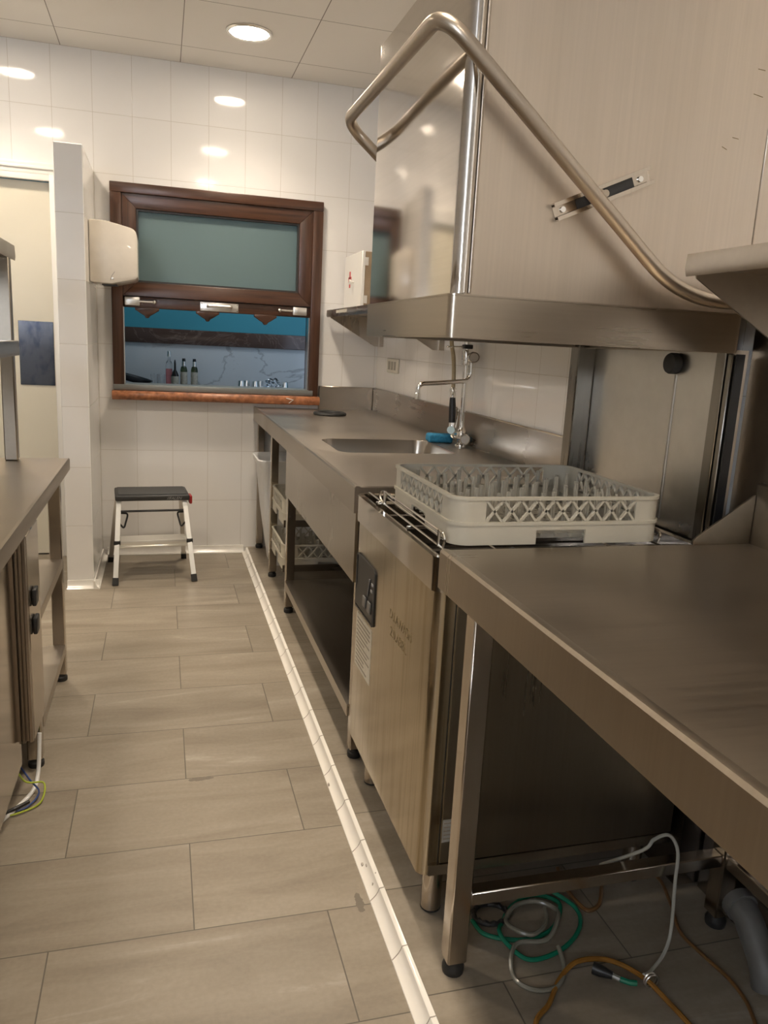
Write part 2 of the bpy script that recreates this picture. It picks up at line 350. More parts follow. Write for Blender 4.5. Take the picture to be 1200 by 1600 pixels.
def smooth_path(pts, n=8, closed=False):
    pts = [Vector(p) for p in pts]; out = []; m = len(pts)
    for i in range(m if closed else m-1):
        if closed: p0, p1, p2, p3 = pts[i-1], pts[i], pts[(i+1) % m], pts[(i+2) % m]
        else: p0, p1, p2, p3 = pts[max(i-1, 0)], pts[i], pts[i+1], pts[min(i+2, m-1)]
        for k in range(n):
            t = k/n
            out.append(.5*((2*p1)+(-p0+p2)*t+(2*p0-5*p1+4*p2-p3)*t*t+(-p0+3*p1-3*p2+p3)*t**3))
    if not closed: out.append(pts[-1])
    return out
def fillet(pts, r, n=8):
    pts = [Vector(p) for p in pts]; out = [pts[0]]
    for i in range(1, len(pts)-1):
        a = (pts[i-1]-pts[i]); c = (pts[i+1]-pts[i]); rr = min(r, a.length*.48, c.length*.48)
        p, q = pts[i]+a.normalized()*rr, pts[i]+c.normalized()*rr
        for k in range(n+1):
            t = k/n; out.append((1-t)**2*p+2*t*(1-t)*pts[i]+t*t*q)
    out.append(pts[-1]); return out
def rrect(x0, x1, y0, y1, r, n=6, side=1):
    """rounded rectangle outline, anticlockwise, each straight side split into side pieces"""
    out = []; C = [(x1-r, y0+r, -PI/2), (x1-r, y1-r, 0), (x0+r, y1-r, PI/2), (x0+r, y0+r, PI)]
    for cx, cy, a in C: out += [(cx+r*math.cos(a+PI/2*k/n), cy+r*math.sin(a+PI/2*k/n)) for k in range(n+1)]
    return out
def text_mesh(body, size, mat, parent, name, origin, xdir, ydir, depth=.0004, shear=0.0):
    cu = bpy.data.curves.new('t', 'FONT'); cu.body = body; cu.size = size; cu.extrude = depth; cu.shear = shear; cu.resolution_u = 2
    to = bpy.data.objects.new('t', cu); COL.objects.link(to)
    dg = bpy.context.evaluated_depsgraph_get(); me = bpy.data.meshes.new_from_object(to.evaluated_get(dg))
    bpy.data.objects.remove(to); bpy.data.curves.remove(cu)
    X = Vector(xdir).normalized(); Y = Vector(ydir).normalized(); Z = X.cross(Y)
    Mx = Matrix((X, Y, Z)).transposed().to_4x4(); Mx.translation = Vector(origin)
    off = Vector((0, 0, 0)); p = parent
    while p is not None: off += p.location; p = p.parent
    me.transform(Matrix.Translation(-off) @ Mx); me.materials.clear(); me.materials.append(mat)
    o = bpy.data.objects.new(name, me); COL.objects.link(o); o.parent = parent; return o

# ================================================================= ROOM SHELL
YB, XR, ZC, XL, YF = 4.51, 1.215, 2.588, -2.4, -2.4     # back wall, right wall, ceiling, left wall, wall behind the camera
PZ = .03                                             # raised plinth under the right-hand equipment
struct(MB().box(XL-.1, XR+.1, YF-.1, YB+.16, -.1, 0).build('floor', FLOOR, smooth=False))
struct(MB().box(.470, XR, YF, YB, 0.0005, PZ).build('floor_plinth', FLOOR, smooth=False))
struct(MB().box(XL-.1, XR+.1, YF-.1, YB+.16, ZC, ZC+.08).build('ceiling', CEIL, smooth=False))
WX0, WX1, WZ0, WZ1 = -.250, .864, .925, 1.981          # window opening in the back wall
DX0, DX1, DZ1 = -1.28, -.492, 1.985
mb = MB()
mb.box(DX1, WX0, YB, YB+.15, 0, ZC); mb.box(WX0, WX1, YB, YB+.15, 0, WZ0); mb.box(WX0, WX1, YB, YB+.15, WZ1, ZC)
mb.box(WX1, XR+.1, YB, YB+.15, 0, ZC); mb.box(XL-.1, DX0, YB, YB+.15, 0, ZC); mb.box(DX0, DX1, YB, YB+.15, DZ1, ZC)
struct(mb.build('wall_back', TILE_X, smooth=False))
struct(MB().box(XR, XR+.1, YF-.1, YB, 0, ZC).build('wall_right', TILE_Y, smooth=False))
struct(MB().box(XL-.1, XL, YF-.1, YB, 0, ZC).build('wall_left', TILE_Y, smooth=False))
mb = MB(); fx0, fx1, fz0, fz1 = -2.36, -1.48, 1.30, 2.30
mb.box(XL, fx0, YF-.1, YF, 0, ZC); mb.box(fx1, XR, YF-.1, YF, 0, ZC); mb.box(fx0, fx1, YF-.1, YF, 0, fz0); mb.box(fx0, fx1, YF-.1, YF, fz1, ZC)
struct(mb.build('wall_front', TILE_X, smooth=False))
mb = MB(); mb.box(fx0, fx1, YF-.07, YF-.02, fz0, fz0+.05); mb.box(fx0, fx1, YF-.07, YF-.02, fz1-.05, fz1)
mb.box(fx0, fx0+.05, YF-.07, YF-.02, fz0+.05, fz1-.05); mb.box(fx1-.05, fx1, YF-.07, YF-.02, fz0+.05, fz1-.05)
w2 = struct(mb.build('added_window', PAINT_FRAME))  # unseen window, added to give the cool fill a source
MB().box(fx0+.05, fx1-.05, YF-.048, YF-.042, fz0+.05, fz1-.05).build('pane', GLASS, w2, smooth=False)
# low partition beside the door
struct(MB().box(-.447, -.326, 3.90, YB-.001, 0, 2.022, .003, 1).build('wall_partition', TILE_END, smooth=False))
# skirting
def skirt_profile(d, h): return [(0, 0), (d, 0), (d, .004), (d*.55, .012), (d*.3, h*.6), (d*.25, h), (0, h)]
P = skirt_profile(.028, .042)
struct(MB().prism([(YB-.0005-a, b) for a, b in P], 'x', -.30, .455).build('baseboard_back', SKIRT))
struct(MB().prism([(3.8995-a, b) for a, b in P], 'x', -.447, -.30).build('baseboard_partition_end', SKIRT))
struct(MB().prism([(-.3255+a, b) for a, b in P], 'y', 3.872, YB-.03).build('baseboard_partition', SKIRT))
# coved white kerb along the raised plinth
kp = [(.4445, 0), (.4450, .003), (.452, .0065), (.459, .013), (.4635, .021), (.466, .030), (.471, .0335), (.476, .034), (.478, .031), (.478, .0305), (.4695, .0302), (.4695, 0)]
kb = struct(MB().prism(kp, 'y', YF+.01, YB-.032).build('trim_1', KERB))
mb = MB()
for k in range(36):
    y = -1.9+k*.178
    if y < 4.4: mb.tube([(.4448, y, .0034), (.452, y+.003, .0068), (.459, y+.004, .0134), (.4635, y+.004, .0214), (.466, y+.003, .0304), (.471, y, .0339), (.476, y, .0344)], .0011, 5)
mb.build('grout_line', GROUT, kb)
mb = MB()
for (x, y, sx, sy) in ((.456, 1.60, .006, .010), (.462, 1.585, .004, .009), (.460, 1.52, .003, .004), (.4465, 1.96, .004, .008), (.470, 1.535, .003, .003)):
    zz = .011 if x < .458 else (.018 if x < .464 else .033)
    mb.box(x-sx/2, x+sx/2, y-sy/2, y+sy/2, zz-.006, zz+.0012, .0008, 1)
mb.build('chip', GROUT, kb)

# ---------------------------------------------------------------- door
dr = struct(MB().box(DX0+.04, DX1-.049, YB+.03, YB+.07, .008, DZ1-.035).build('door_1', PAINT_DOOR, smooth=False))
mb = MB()
mb.box(DX0-.06, DX1+.015, YB-.014, YB-.0005, DZ1-.005, DZ1+.022, .003); mb.box(DX0-.06, DX1+.018, YB-.022, YB-.0005, DZ1+.018, DZ1+.032, .003); mb.box(DX0-.06, DX1+.015, YB-.017, YB-.0005, DZ1+.03, DZ1+.05, .003)
mb.box(DX0, DX1-.0005, YB-.012, YB+.02, DZ1-.033, DZ1-.001, .002)
mb.box(DX1-.046, DX1+.012, YB-.014, YB-.0005, 0, DZ1, .003); mb.box(DX1-.046, DX1-.0005, YB-.012, YB+.09, 0, DZ1-.03, .002)
mb.box(DX0, DX0+.03, YB-.014, YB+.09, 0, DZ1-.03, .002)
mb.build('door_frame', PAINT_FRAME, dr)
mb = MB(); mb.box(-.716, -.546, YB+.026, YB+.0298, .932, 1.262, .001, 1); mb.build('push_plate', KICK, dr)
mb = MB(); mb.tube(fillet([(-1.18, YB+.029, 1.0), (-1.18, YB-.02, 1.0), (-1.08, YB-.02, 1.0)], .02), .008); mb.build('door_handle', CHROME, dr)

# ================================================================= SERVING WINDOW (wood frame, frosted sash over an open hatch)
Y0 = YB-.035
wn = MB()
wn.box(WX0, WX1, Y0, YB+.12, WZ1-.050, WZ1, .004)
win = struct(wn.build('window_1', WOOD_H))
mb = MB(); mb.box(WX0, WX0+.056, Y0, YB+.12, WZ0, WZ1-.050, .004); mb.box(WX1-.056, WX1, Y0, YB+.12, WZ0, WZ1-.050, .004); mb.build('window_jamb', WOOD_V, win)
SX0, SX1, SZ0, SZ1 = WX0+.0565, WX1-.0565, 1.420, WZ1-.0505; FR = .072
def frame_piece(pts, y0, y1, name, mat):
    MB().prism(pts, 'y', y0, y1, .003).build(name, mat, win)
ya, yb = Y0+.012, YB+.06
frame_piece([(SX0, SZ1), (SX1, SZ1), (SX1-FR, SZ1-FR), (SX0+FR, SZ1-FR)], ya, yb, 'sash_rail', WOOD_H)
frame_piece([(SX0, SZ0), (SX1, SZ0), (SX1-FR, SZ0+FR), (SX0+FR, SZ0+FR)], ya, yb, 'sash_rail', WOOD_H)
frame_piece([(SX0, SZ0), (SX0+FR, SZ0+FR), (SX0+FR, SZ1-FR), (SX0, SZ1)], ya, yb, 'sash_stile', WOOD_V)
frame_piece([(SX1, SZ0), (SX1-FR, SZ0+FR), (SX1-FR, SZ1-FR), (SX1, SZ1)], ya, yb, 'sash_stile', WOOD_V)
MB().box(SX0+FR-.005, SX1-FR+.005, YB+.010, YB+.016, SZ0+FR-.005, SZ1-FR+.005).build('frosted_pane', FROST, win, smooth=False)
mb = MB(); g = .010
gx0, gx1, gz0, gz1 = SX0+FR, SX1-FR, SZ0+FR, SZ1-FR
mb.box(gx0, gx1, YB-.012, YB+.009, gz0, gz0+g); mb.box(gx0, gx1, YB-.012, YB+.009, gz1-g, gz1); mb.box(gx0, gx0+g, YB-.012, YB+.009, gz0+g, gz1-g); mb.box(gx1-g, gx1, YB-.012, YB+.009, gz0+g, gz1-g)
mb.build('glazing_gasket', DARKGREY, win)
# lower rail of the raised inner sash
RZ0, RZ1 = 1.362, 1.4195
MB().box(SX0+.0005, SX1-.0005, Y0+.03, YB+.05, RZ0, RZ1-.001, .003).build('bottom_rail', WOOD_H, win)
mb = MB()
mb.prism([(.205, 1.366), (.409, 1.366), (.409, 1.412), (.205, 1.412)], 'y', Y0+.0255, Y0+.0298, .001)
hp = mb.build('handle_plate', ALU, win)
MB().tube(fillet([(.245, Y0+.026, 1.390), (.245, Y0+.0, 1.393), (.370, Y0+.0, 1.393), (.370, Y0+.026, 1.390)], .02), .008, 10).build('pull_handle', ALU, hp)
mb = MB()
for x, z in ((.212, 1.405), (.212, 1.372), (.402, 1.405), (.402, 1.372)): mb.cyl((x, Y0+.026, z), (x, Y0+.0235, z), .0035, seg=8)
mb.build('screw', WIRE, hp)
for x0, x1, xa, xb in ((-.186, -.108, -.112, -.034), (.710, .788, .636, .712)):
    bl = MB().box(x0, x1, Y0+.014, Y0+.0298, 1.371, 1.415, .003).build('sliding_bolt', ALU, win)
    mb = MB(); mb.cyl((xa, Y0+.014, 1.393), (xb, Y0+.014, 1.393), .006, seg=12)
    xk = xb if x0 < 0 else xa
    mb.lathe([(0, -.011), (.007, -.008), (.010, 0), (.007, .008), (0, .011)], (xk, Y0+.014, 1.393), 12); mb.build('bolt_rod', ALU, bl)
# carved drops under the rail
for cx in (-.072, .245, .560):
    pts = [(cx-.062, RZ0+.002)]+[(cx-.062+.124*t, RZ0-.012-.030*math.sin(PI*t)**1.3*(1+.35*(abs(t-.5) < .12))) for t in [i/16 for i in range(17)]]+[(cx+.062, RZ0+.002)]
    MB().prism(pts, 'y', YB-.005, YB+.03, .002).build('carved_drop', WOOD_H, win)
mb = MB(); mb.box(WX0+.056, WX0+.060, YB+.0, YB+.06, .958, RZ0); mb.box(WX1-.060, WX1-.056, YB+.0, YB+.06, .958, RZ0); mb.build('side_track', ALU, win)
MB().box(WX0+.0, WX1-.03, YB-.036, YB+.14, .9255, .957, .003).build('bottom_track', plain('grey_track', (.22, .23, .22), .35, .3), win)
sl = MB(); sp = [(YB+.14, .915), (YB-.055, .915)]
sp = [(YB-.001, .9240), (YB-.060, .9240)]+[(YB-.060-.021*math.cos(a), .8995+.0245*math.sin(a)) for a in [PI/2-PI*i/8 for i in range(9)]][1:]+[(YB-.001, .875)]
sl.prism(sp, 'x', WX0-.006, WX1+.004, .002); so = sl.build('window_sill', SILL, win)
MB().tube([(.675, YB-.0818, .912), (.715, YB-.0826, .9035), (.69, YB-.0822, .885)], .0022, 6).build('chipped_mark', PAINT_FRAME, so)

# ================================================================= BAR ROOM BEYOND THE HATCH
BY = 6.22
struct(MB().box(-1.2, 2.2, BY, BY+.1, 0, 1.160).build('wall_bar', MARBLE, smooth=False))
struct(MB().box(-1.2, 2.2, BY, BY+.1, 1.27, 2.6).build('wall_bar_upper', TEAL, smooth=False))
t3 = struct(MB().box(-1.2, 2.2, BY-.02, BY+.1, 1.1605, 1.2695, .004).build('trim_2', BROWN_ST))
struct(MB().box(-1.3, -1.2, YB+.15, BY+.1, 0, 2.6).build('wall_bar_left', TEAL, smooth=False))
struct(MB().box(2.2, 2.3, YB+.15, BY+.1, 0, 2.6).build('wall_bar_right', TEAL, smooth=False))
struct(MB().box(-1.3, 2.3, YB+.16, BY+.1, 2.6, 2.68).build('ceiling_bar', PAINT_WALL, smooth=False))
struct(MB().box(-1.3, 2.3, YB+.16, BY+.1, -.1, 0).build('floor_bar', FLOOR, smooth=False))
CT = .858
bc = thing('bar_counter', 'black bar counter seen through the open serving window', 'counter', (.5, 5.9, 0))
MB().box(-1.1, 2.1, 5.60, BY-.005, CT-.04, CT, .003).build('counter_top', COUNTER, bc)
MB().box(-1.08, 2.08, 5.64, BY-.02, .10, CT-.0405).build('counter_body', DARKGREY, bc)
MB().box(-1.08, 2.08, 5.70, BY-.02, 0, .0995).build('plinth', BLACK, bc)
def bottle(kind, x, y, label, h):
    t = thing('bottle', label, 'bottle', (x, y, CT), 'bottles on the bar counter')
    if kind == 'pink':
        MB().lathe([(0, 0), (.023, 0), (.024, .006), (.024, h*.60), (.019, h*.68), (.009, h*.74), (.009, h*.84), (0, h*.84)], (x, y, CT+.0005), 20).build('body', GLASS, t)
        MB().lathe([(0, .004), (.021, .004), (.021, h*.5), (0, h*.5)], (x, y, CT+.0005), 20).build('pink_liquid', PINK, t)
        MB().lathe([(0, h*.84), (.013, h*.84), (.012, h*.98), (.007, h), (0, h)], (x, y, CT+.0005), 14).build('stopper', ALU, t)
    elif kind == 'dark':
        MB().lathe([(0, 0), (.026, 0), (.027, .006), (.027, h*.42), (.017, h*.55), (.008, h*.64), (.007, h*.86), (0, h*.86)], (x, y, CT+.0005), 20).build('body', DARKGL, t)
        MB().lathe([(.0275, h*.08), (.0278, h*.1), (.0278, h*.38), (.0275, h*.4)], (x, y, CT+.0005), 20).build('bottle_label', LABELP, t)
        MB().lathe([(0, h*.86), (.008, h*.86), (.005, h*.95), (.003, h), (0, h)], (x, y, CT+.0005), 12).build('pourer', BLACK, t)
    else:
        MB().lathe([(0, 0), (.024, 0), (.025, .006), (.025, h*.60), (.020, h*.70), (.013, h*.73), (0, h*.73)], (x, y, CT+.0005), 20).build('body', GREENGL, t)
        MB().lathe([(.0255, h*.10), (.0257, h*.11), (.0257, h*.52), (.0255, h*.53)], (x, y, CT+.0005), 20).build('bottle_label', LABELP, t)
        MB().lathe([(0, h*.73), (.014, h*.73), (.014, h*.9), (0, h*.9)], (x, y, CT+.0005), 14).build('silver_neck', ALU, t)
        MB().lathe([(0, h*.9), (.013, h*.9), (.011, h), (0, h)], (x, y, CT+.0005), 12).build('black_cap', BLACK, t)
bottle('pink', .052, 5.98, 'tall clear bottle with pink liquid on the bar counter', .255)
bottle('dark', .093, 5.93, 'dark slender bottle with pouring spout between pink and green bottles', .195)
bottle('oil', .156, 5.98, 'green glass bottle with silver neck beside the dark pouring bottle', .205)
bottle('oil', .231, 5.98, 'rightmost green glass bottle with silver neck on the bar counter', .205)
for i, (x, y, lab) in enumerate(((-.050, 5.99, 'clear glass left of the bottles, nearest the black pan'), (-.004, 6.00, 'clear glass left of the bottles, nearest the pink bottle'), (-.028, 6.08, 'clear glass standing behind the other two by the marble wall'))):
    tag(MB().lathe([(0, 0), (.022, 0), (.028, .085), (.0262, .085), (.0205, .005), (0, .005)], (x, y, CT+.0005), 18).build('drinking_glass', GLASS, loc=(x, y, CT)), lab, 'glass', 'glasses on the bar counter')
pan = thing('frying_pan', 'black pan leaning on the white cloth at left of the bar counter', 'pan', (-.19, 5.86, CT))
Rp = Matrix.Rotation(math.radians(14), 4, 'Y')
MB().lathe([(0, .0), (.085, .0), (.122, .035), (.126, .035), (.089, -.006), (0, -.006)], (-.19, 5.86, CT+.038), 28, Rp).build('pan_body', BLACK, pan)
MB().cyl((-.30, 5.88, CT+.085), (-.42, 5.90, CT+.11), .011, seg=10).build('pan_handle', BLACK, pan)
mb = MB(); b = mb.bm; n = 18; V = []
for i in range(n+1):
    row = []
    for j in range(9):
        x = -.33+.40*i/n; y = 5.63+.14*j/8
        z = CT+.004+.014*abs(math.sin(x*31+y*17))+.012*math.sin(x*12+1)**2*(1 if 0 < j < 8 else .3)
        if i in (0, n) or j in (0, 8): z = CT+.002
        row.append(b.verts.new((x, y, z)))
    V.append(row)
for i in range(n):
    for j in range(8): b.faces.new((V[i][j], V[i+1][j], V[i+1][j+1], V[i][j+1]))
tag(mb.build('folded_cloth', CLOTH, loc=(-.13, 5.7, CT)), 'white crumpled cloth on the bar counter in front of the black pan', 'cloth')
tr = tag(MB().box(.50, .91, 5.72, 5.94, CT+.0005, CT+.014, .005).build('serving_tray', BLACK, loc=(.7, 5.83, CT)), 'black serving tray with silver cups on the bar counter', 'tray')
cups = [(.555, 5.80), (.60, 5.86), (.655, 5.80), (.70, 5.87), (.875, 5.82)]
cl = ['leftmost silver cup on the black serving tray', 'second silver cup from the left on the tray', 'third silver cup from the left on the tray', 'silver cup touching the clear crumpled bag on the tray', 'silver cup alone at right end of the tray']
for (x, y), lb in zip(cups, cl):
    tag(MB().lathe([(0, 0), (.027, 0), (.027, .003), (.020, .055), (0, .057)], (x, y, CT+.0145), 18).build('metal_cup', ALU, loc=(x, y, CT+.0145)), lb, 'cup', 'silver cups on the serving tray')
mb = MB(); bmesh.ops.create_icosphere(mb.bm, subdivisions=3, radius=1)
for v in mb.bm.verts:
    k = 1+.22*math.sin(v.co.x*9+v.co.z*5)+.18*math.sin(v.co.y*11+v.co.x*4)
    v.co = Vector((.785+v.co.x*.052*k, 5.83+v.co.y*.05*k, CT+.0545+v.co.z*.036*k))
tag(mb.build('plastic_bag', glassmat('crinkled_plastic', (.9, .95, 1), .12), loc=(.785, 5.83, CT+.0145)), 'crumpled clear plastic bag on the black serving tray', 'bag')

# ================================================================= CEILING DOWNLIGHTS
def downlight(x, y, label):
    t = thing('ceiling_downlight', label, 'ceiling light', (x, y, ZC), 'recessed ceiling downlights')
    MB().lathe([(.086, -.001), (.104, -.001), (.105, -.004), (.100, -.010), (.090, -.009), (.086, -.004)], (x, y, ZC), 36).build('trim_ring', ALU, t)
    MB().lathe([(0, -.003), (.0865, -.003), (.0865, -.0055), (0, -.0055)], (x, y, ZC), 32).build('lens', LENS, t)
    d = bpy.data.lights.new('beam', 'SPOT'); d.energy = LAMP_W*4; d.color = WARM; d.spot_size = math.radians(128); d.spot_blend = 1.0; d.shadow_soft_size = .08
    o = bpy.data.objects.new('beam', d); COL.objects.link(o); o.parent = t; o.location = (0, 0, -.03)
    return t
for i, y in enumerate((3.96, 2.62, 1.33, 0.0, -1.33)):  # the last one, behind the camera, is added to brighten what the hood reflects
    for x, sd in ((.395, 'hood side row'), (-.75, 'door side row')):
        if x < 0 and i > 1: continue
        downlight(x, y, 'round recessed ceiling light, %s from the back wall, %s' % (('first', 'second', 'third', 'fourth', 'added unseen fifth')[i], sd))

# ================================================================= HAND DRYER ON THE PARTITION
hd = thing('hand_dryer', 'cream curved hand dryer mounted on the tiled partition beside the wooden window', 'hand dryer', (-.325, 4.22, 1.45))
zt, zb_ = 1.742, 1.458; xa, xb = -.3255, -.108
out = [(xa, zb_), (xa+.02, zb_-.002), (xa+.10, zb_-.004), (xb-.01, zb_+.022), (xb-.002, zb_+.03), (xb, zb_+.04), (xb, zt-.065), (xb-.004, zt-.045), (xb-.014, zt-.032), (xb-.03, zt-.025), (xa+.09, zt-.004), (xa+.05, zt), (xa, zt)]
MB().prism(out, 'y', 4.10, 4.36, .008).build('shell', CREAM_P, hd)
MB().box(xa+.05, xa+.12, 4.17, 4.29, zb_-.0085, zb_-.0045).build('air_outlet', DARKGREY, hd)
MB().lathe([(0, 0), (.006, 0), (.005, .004), (0, .005)], (-.222, 4.0995, zb_+.020), 12, Matrix.Rotation(PI/2, 3, 'X')).build('side_screw', ALU, hd)
MB().tube([(-.232, 4.0985, zb_+.012), (-.226, 4.0985, zb_+.032), (-.212, 4.0985, zb_+.052)], .0012, 5).build('side_scratch', GROUT, hd)

# ================================================================= STEP STOOL
ss = thing('step_stool', 'folding aluminium two step stool with black top beside the back wall', 'step stool', (-.05, 4.15, 0))
def seg_box(mbx, p, q, wv, hx, hw):
    """rectangular bar from p to q; hx half size across wv, hw half size along the other normal"""
    p, q = Vector(p), Vector(q); d = (q-p).normalized(); u = Vector(wv); u = (u-d*u.dot(d)).normalized(); v = d.cross(u)
    b = bmesh.new(); A = [b.verts.new(p+sx*hx*u+sy*hw*v) for sx, sy in ((-1, -1), (1, -1), (1, 1), (-1, 1))]; B = [b.verts.new(q+sx*hx*u+sy*hw*v) for sx, sy in ((-1, -1), (1, -1), (1, 1), (-1, 1))]
    b.faces.new(A[::-1]); b.faces.new(B)
    for k in range(4): b.faces.new((A[k], A[(k+1) % 4], B[(k+1) % 4], B[k]))
    bmesh.ops.recalc_face_normals(b, faces=b.faces[:]); mbx._merge(b)
def seat_tilt(x): return (x+.05)*.05
zs = .438
# seat
Ry = Matrix.Translation((-.053, 4.15, zs)) @ Matrix.Rotation(math.radians(4.0), 4, 'Z') @ Matrix.Translation((.053, -4.15, -zs))
st = MB().box(-.236, .126, 4.035, 4.270, zs-.034, zs-.004, .009, 3, R=Ry).build('seat', STOOLTOP, ss)
MB().box(-.222, .112, 4.05, 4.255, zs-.004, zs-.0005, .0015, 1, R=Ry).build('grip_mat', plain('grip_grey', (.05, .05, .047), .6, 0, .1, 200), st)
text_mesh('//FALEN', .021, LOGO, st, 'printed_lettering', Ry @ Vector((.012, 4.0345, zs-.028)), Ry.to_3x3() @ Vector((1, 0, 0)), (0, 0, 1), shear=.3)
MB().box(.1265, .142, 4.06, 4.13, zs-.058, zs-.014, .006, 2, R=Ry).build('red_release', RED, ss)
FL, FRr, RL, RR = Vector((-.229, 3.925, 0)), Vector((.154, 3.957, 0)), Vector((-.277, 4.362, 0)), Vector((.112, 4.398, 0))
TL, TR = Vector((-.212, 4.07, zs-.033)), Vector((.108, 4.095, zs-.033)); BL, BR = Vector((-.226, 4.20, zs-.033)), Vector((.092, 4.225, zs-.033))
for nm, top, foot, m in (('front_leg', TL, FL, ALU_W), ('front_leg', TR, FRr, ALU_W), ('rear_leg', BL, RL, ALU), ('rear_leg', BR, RR, ALU)):
    mb = MB(); seg_box(mb, top, foot+(top-foot)*.06, (1, 0, 0), .0115, .010); lo = mb.build(nm, m, ss)
    mb = MB(); d = (foot-top).normalized(); seg_box(mb, foot+(top-foot)*.085, foot, (1, 0, 0), .0145, .013); mb.build('rubber_foot', RUBBER, lo)
# middle step
f = .485; a = FL.lerp(TL, f); c = FRr.lerp(TR, f)
Rm = Matrix.Translation((a+c)/2) @ Matrix.Rotation(math.atan2((c-a).y, (c-a).x), 4, 'Z')
hw = (c-a).length/2
mst = MB().box(-hw+.010, hw-.010, -.008, .105, -.012, .012, .003, 2, R=Rm).build('middle_step', ALU_W, ss)
mb = MB()
for k in range(8): mb.box(-hw+.02, hw-.02, -.002+.013*k, .003+.013*k, .012, .0138, R=Rm)
mb.build('tread_rib', ALU, mst)
MB().box(-hw+.0, hw, -.012, .0, -.024, -.013, .002, 1, R=Rm).build('step_rail', ALU_W, ss)
for sx in (-1, 1): MB().box(sx*hw-.016, sx*hw+.016, -.012, .014, -.008, .014, .003, 1, R=Rm).build('hinge_cap', BLACK, ss)
mb = MB(); mb.cyl(TL.lerp(FL, .14), TR.lerp(FRr, .14), .0055, seg=10); mb.build('cross_bar', BLACK, ss)
for a_, b_, c_, sx in ((TL, FL, BL, 1), (TR, FRr, BR, -1)):
    p = b_.lerp(a_, .83); q = (p+Vector((sx*.045, .06, -.01))); r = p+Vector((sx*.024, .03, -.085))
    MB().tube(fillet([p+Vector((sx*.008, .02, .0)), q, r, p+Vector((sx*.006, .015, -.055))], .02, 4), .0048, 8).build('folding_link', BLACK, ss)

# ================================================================= SINK TABLE
SZ = .852; XF = .502; XW = 1.2145; YS0, YS1 = 2.030, YB-.002
sk = thing('sink_table', 'long stainless steel sink table running to the back wall with an inset basin', 'sink', (.85, 3.3, PZ))
BX0, BX1, BY0, BY1, BR_ = .610, 1.062, 2.702, 3.100, .055
# top with rounded basin cut-out
mb = MB(); b = mb.bm
inner = rrect(BX0, BX1, BY0, BY1, BR_, 6)
ox0, ox1, oy0, oy1 = XF+.018, XW-.02, YS0+.012, YS1
n = len(inner); Vi = [b.verts.new((x, y, SZ)) for x, y in inner]
cors = [(BX1, BY0), (BX1, BY1), (BX0, BY1), (BX0, BY0)]; Vc = [b.verts.new((x, y, SZ)) for x, y in cors]
for q in range(4):
    for k in range(6): b.faces.new((Vi[q*7+k], Vi[q*7+k+1], Vc[q]))
for (xa, xb, ya_, yb_) in ((ox0, ox1, oy0, BY0), (ox0, ox1, BY1, oy1), (ox0, BX0, BY0, BY1), (BX1, ox1, BY0, BY1)):
    b.faces.new([b.verts.new(p) for p in ((xa, ya_, SZ), (xb, ya_, SZ), (xb, yb_, SZ), (xa, yb_, SZ))])
bmesh.ops.recalc_face_normals(b, faces=b.faces[:])
for fc in b.faces:
    if fc.normal.z < 0: fc.normal_flip()
# front edge profile: raised roll and apron
prof = [(ox0, SZ), (XF+.012, SZ+.0035), (XF+.004, SZ+.0035), (XF, SZ-.001), (XF, SZ-.072), (XF+.012, SZ-.072), (XF+.012, SZ-.02), (ox0, SZ-.004)]
mb.prism(prof, 'y', YS0, YS1)
mb.prism([(YS0, SZ-.072), (YS0, SZ), (YS0+.003, SZ+.003), (YS0+.008, SZ+.003), (oy0, SZ), (oy0, SZ-.004), (YS0+.008, SZ-.072)], 'x', XF+.001, XW-.02)
mb.box(XF+.0005, XW-.02, YS0-.0015, YS0-.0001, SZ-.072, SZ-.001)
mb.build('worktop', S_SINKTOP, sk)
# basin
mb = MB(); b = mb.bm; lev = [(0, 0, BR_), (-.003, .001, BR_), (-.16, .018, BR_-.01), (-.185, .045, BR_-.01), (-.187, .12, BR_-.01)]
rings = []
for dz, ins, r in lev: rings.append([b.verts.new((x, y, SZ+dz)) for x, y in rrect(BX0+ins, BX1-ins, BY0+ins, BY1-ins, max(r, .02), 6)])
for A, B in zip(rings, rings[1:]):
    for k in range(len(A)): b.faces.new((A[k], B[k], B[(k+1) % len(A)], A[(k+1) % len(A)]))
b.faces.new(rings[-1]); bmesh.ops.recalc_face_normals(b, faces=b.faces[:])
for fc in b.faces: pass
bas = mb.build('basin', steel('steel_basin', (.56, .52, .47), .22, (8, 8, 8), rvar=.1, bstr=.02), sk)
MB().lathe([(0, .001), (.03, .001), (.032, .003), (.035, .001), (.036, 0)], ((BX0+BX1)/2, (BY0+BY1)/2, SZ-.187), 20).build('drain_strainer', CHROME, bas)
# upstands
mb = MB(); mb.box(XW-.020, XW-.0005, YS0+.0, YS1, SZ-.03, .985, .003, 1); mb.build('back_upstand', S_H, sk)
mb = MB(); mb.box(.872, XW-.0205, YS1-.018, YS1, SZ-.03, .985, .003, 1); mb.build('end_upstand', S_H, sk)
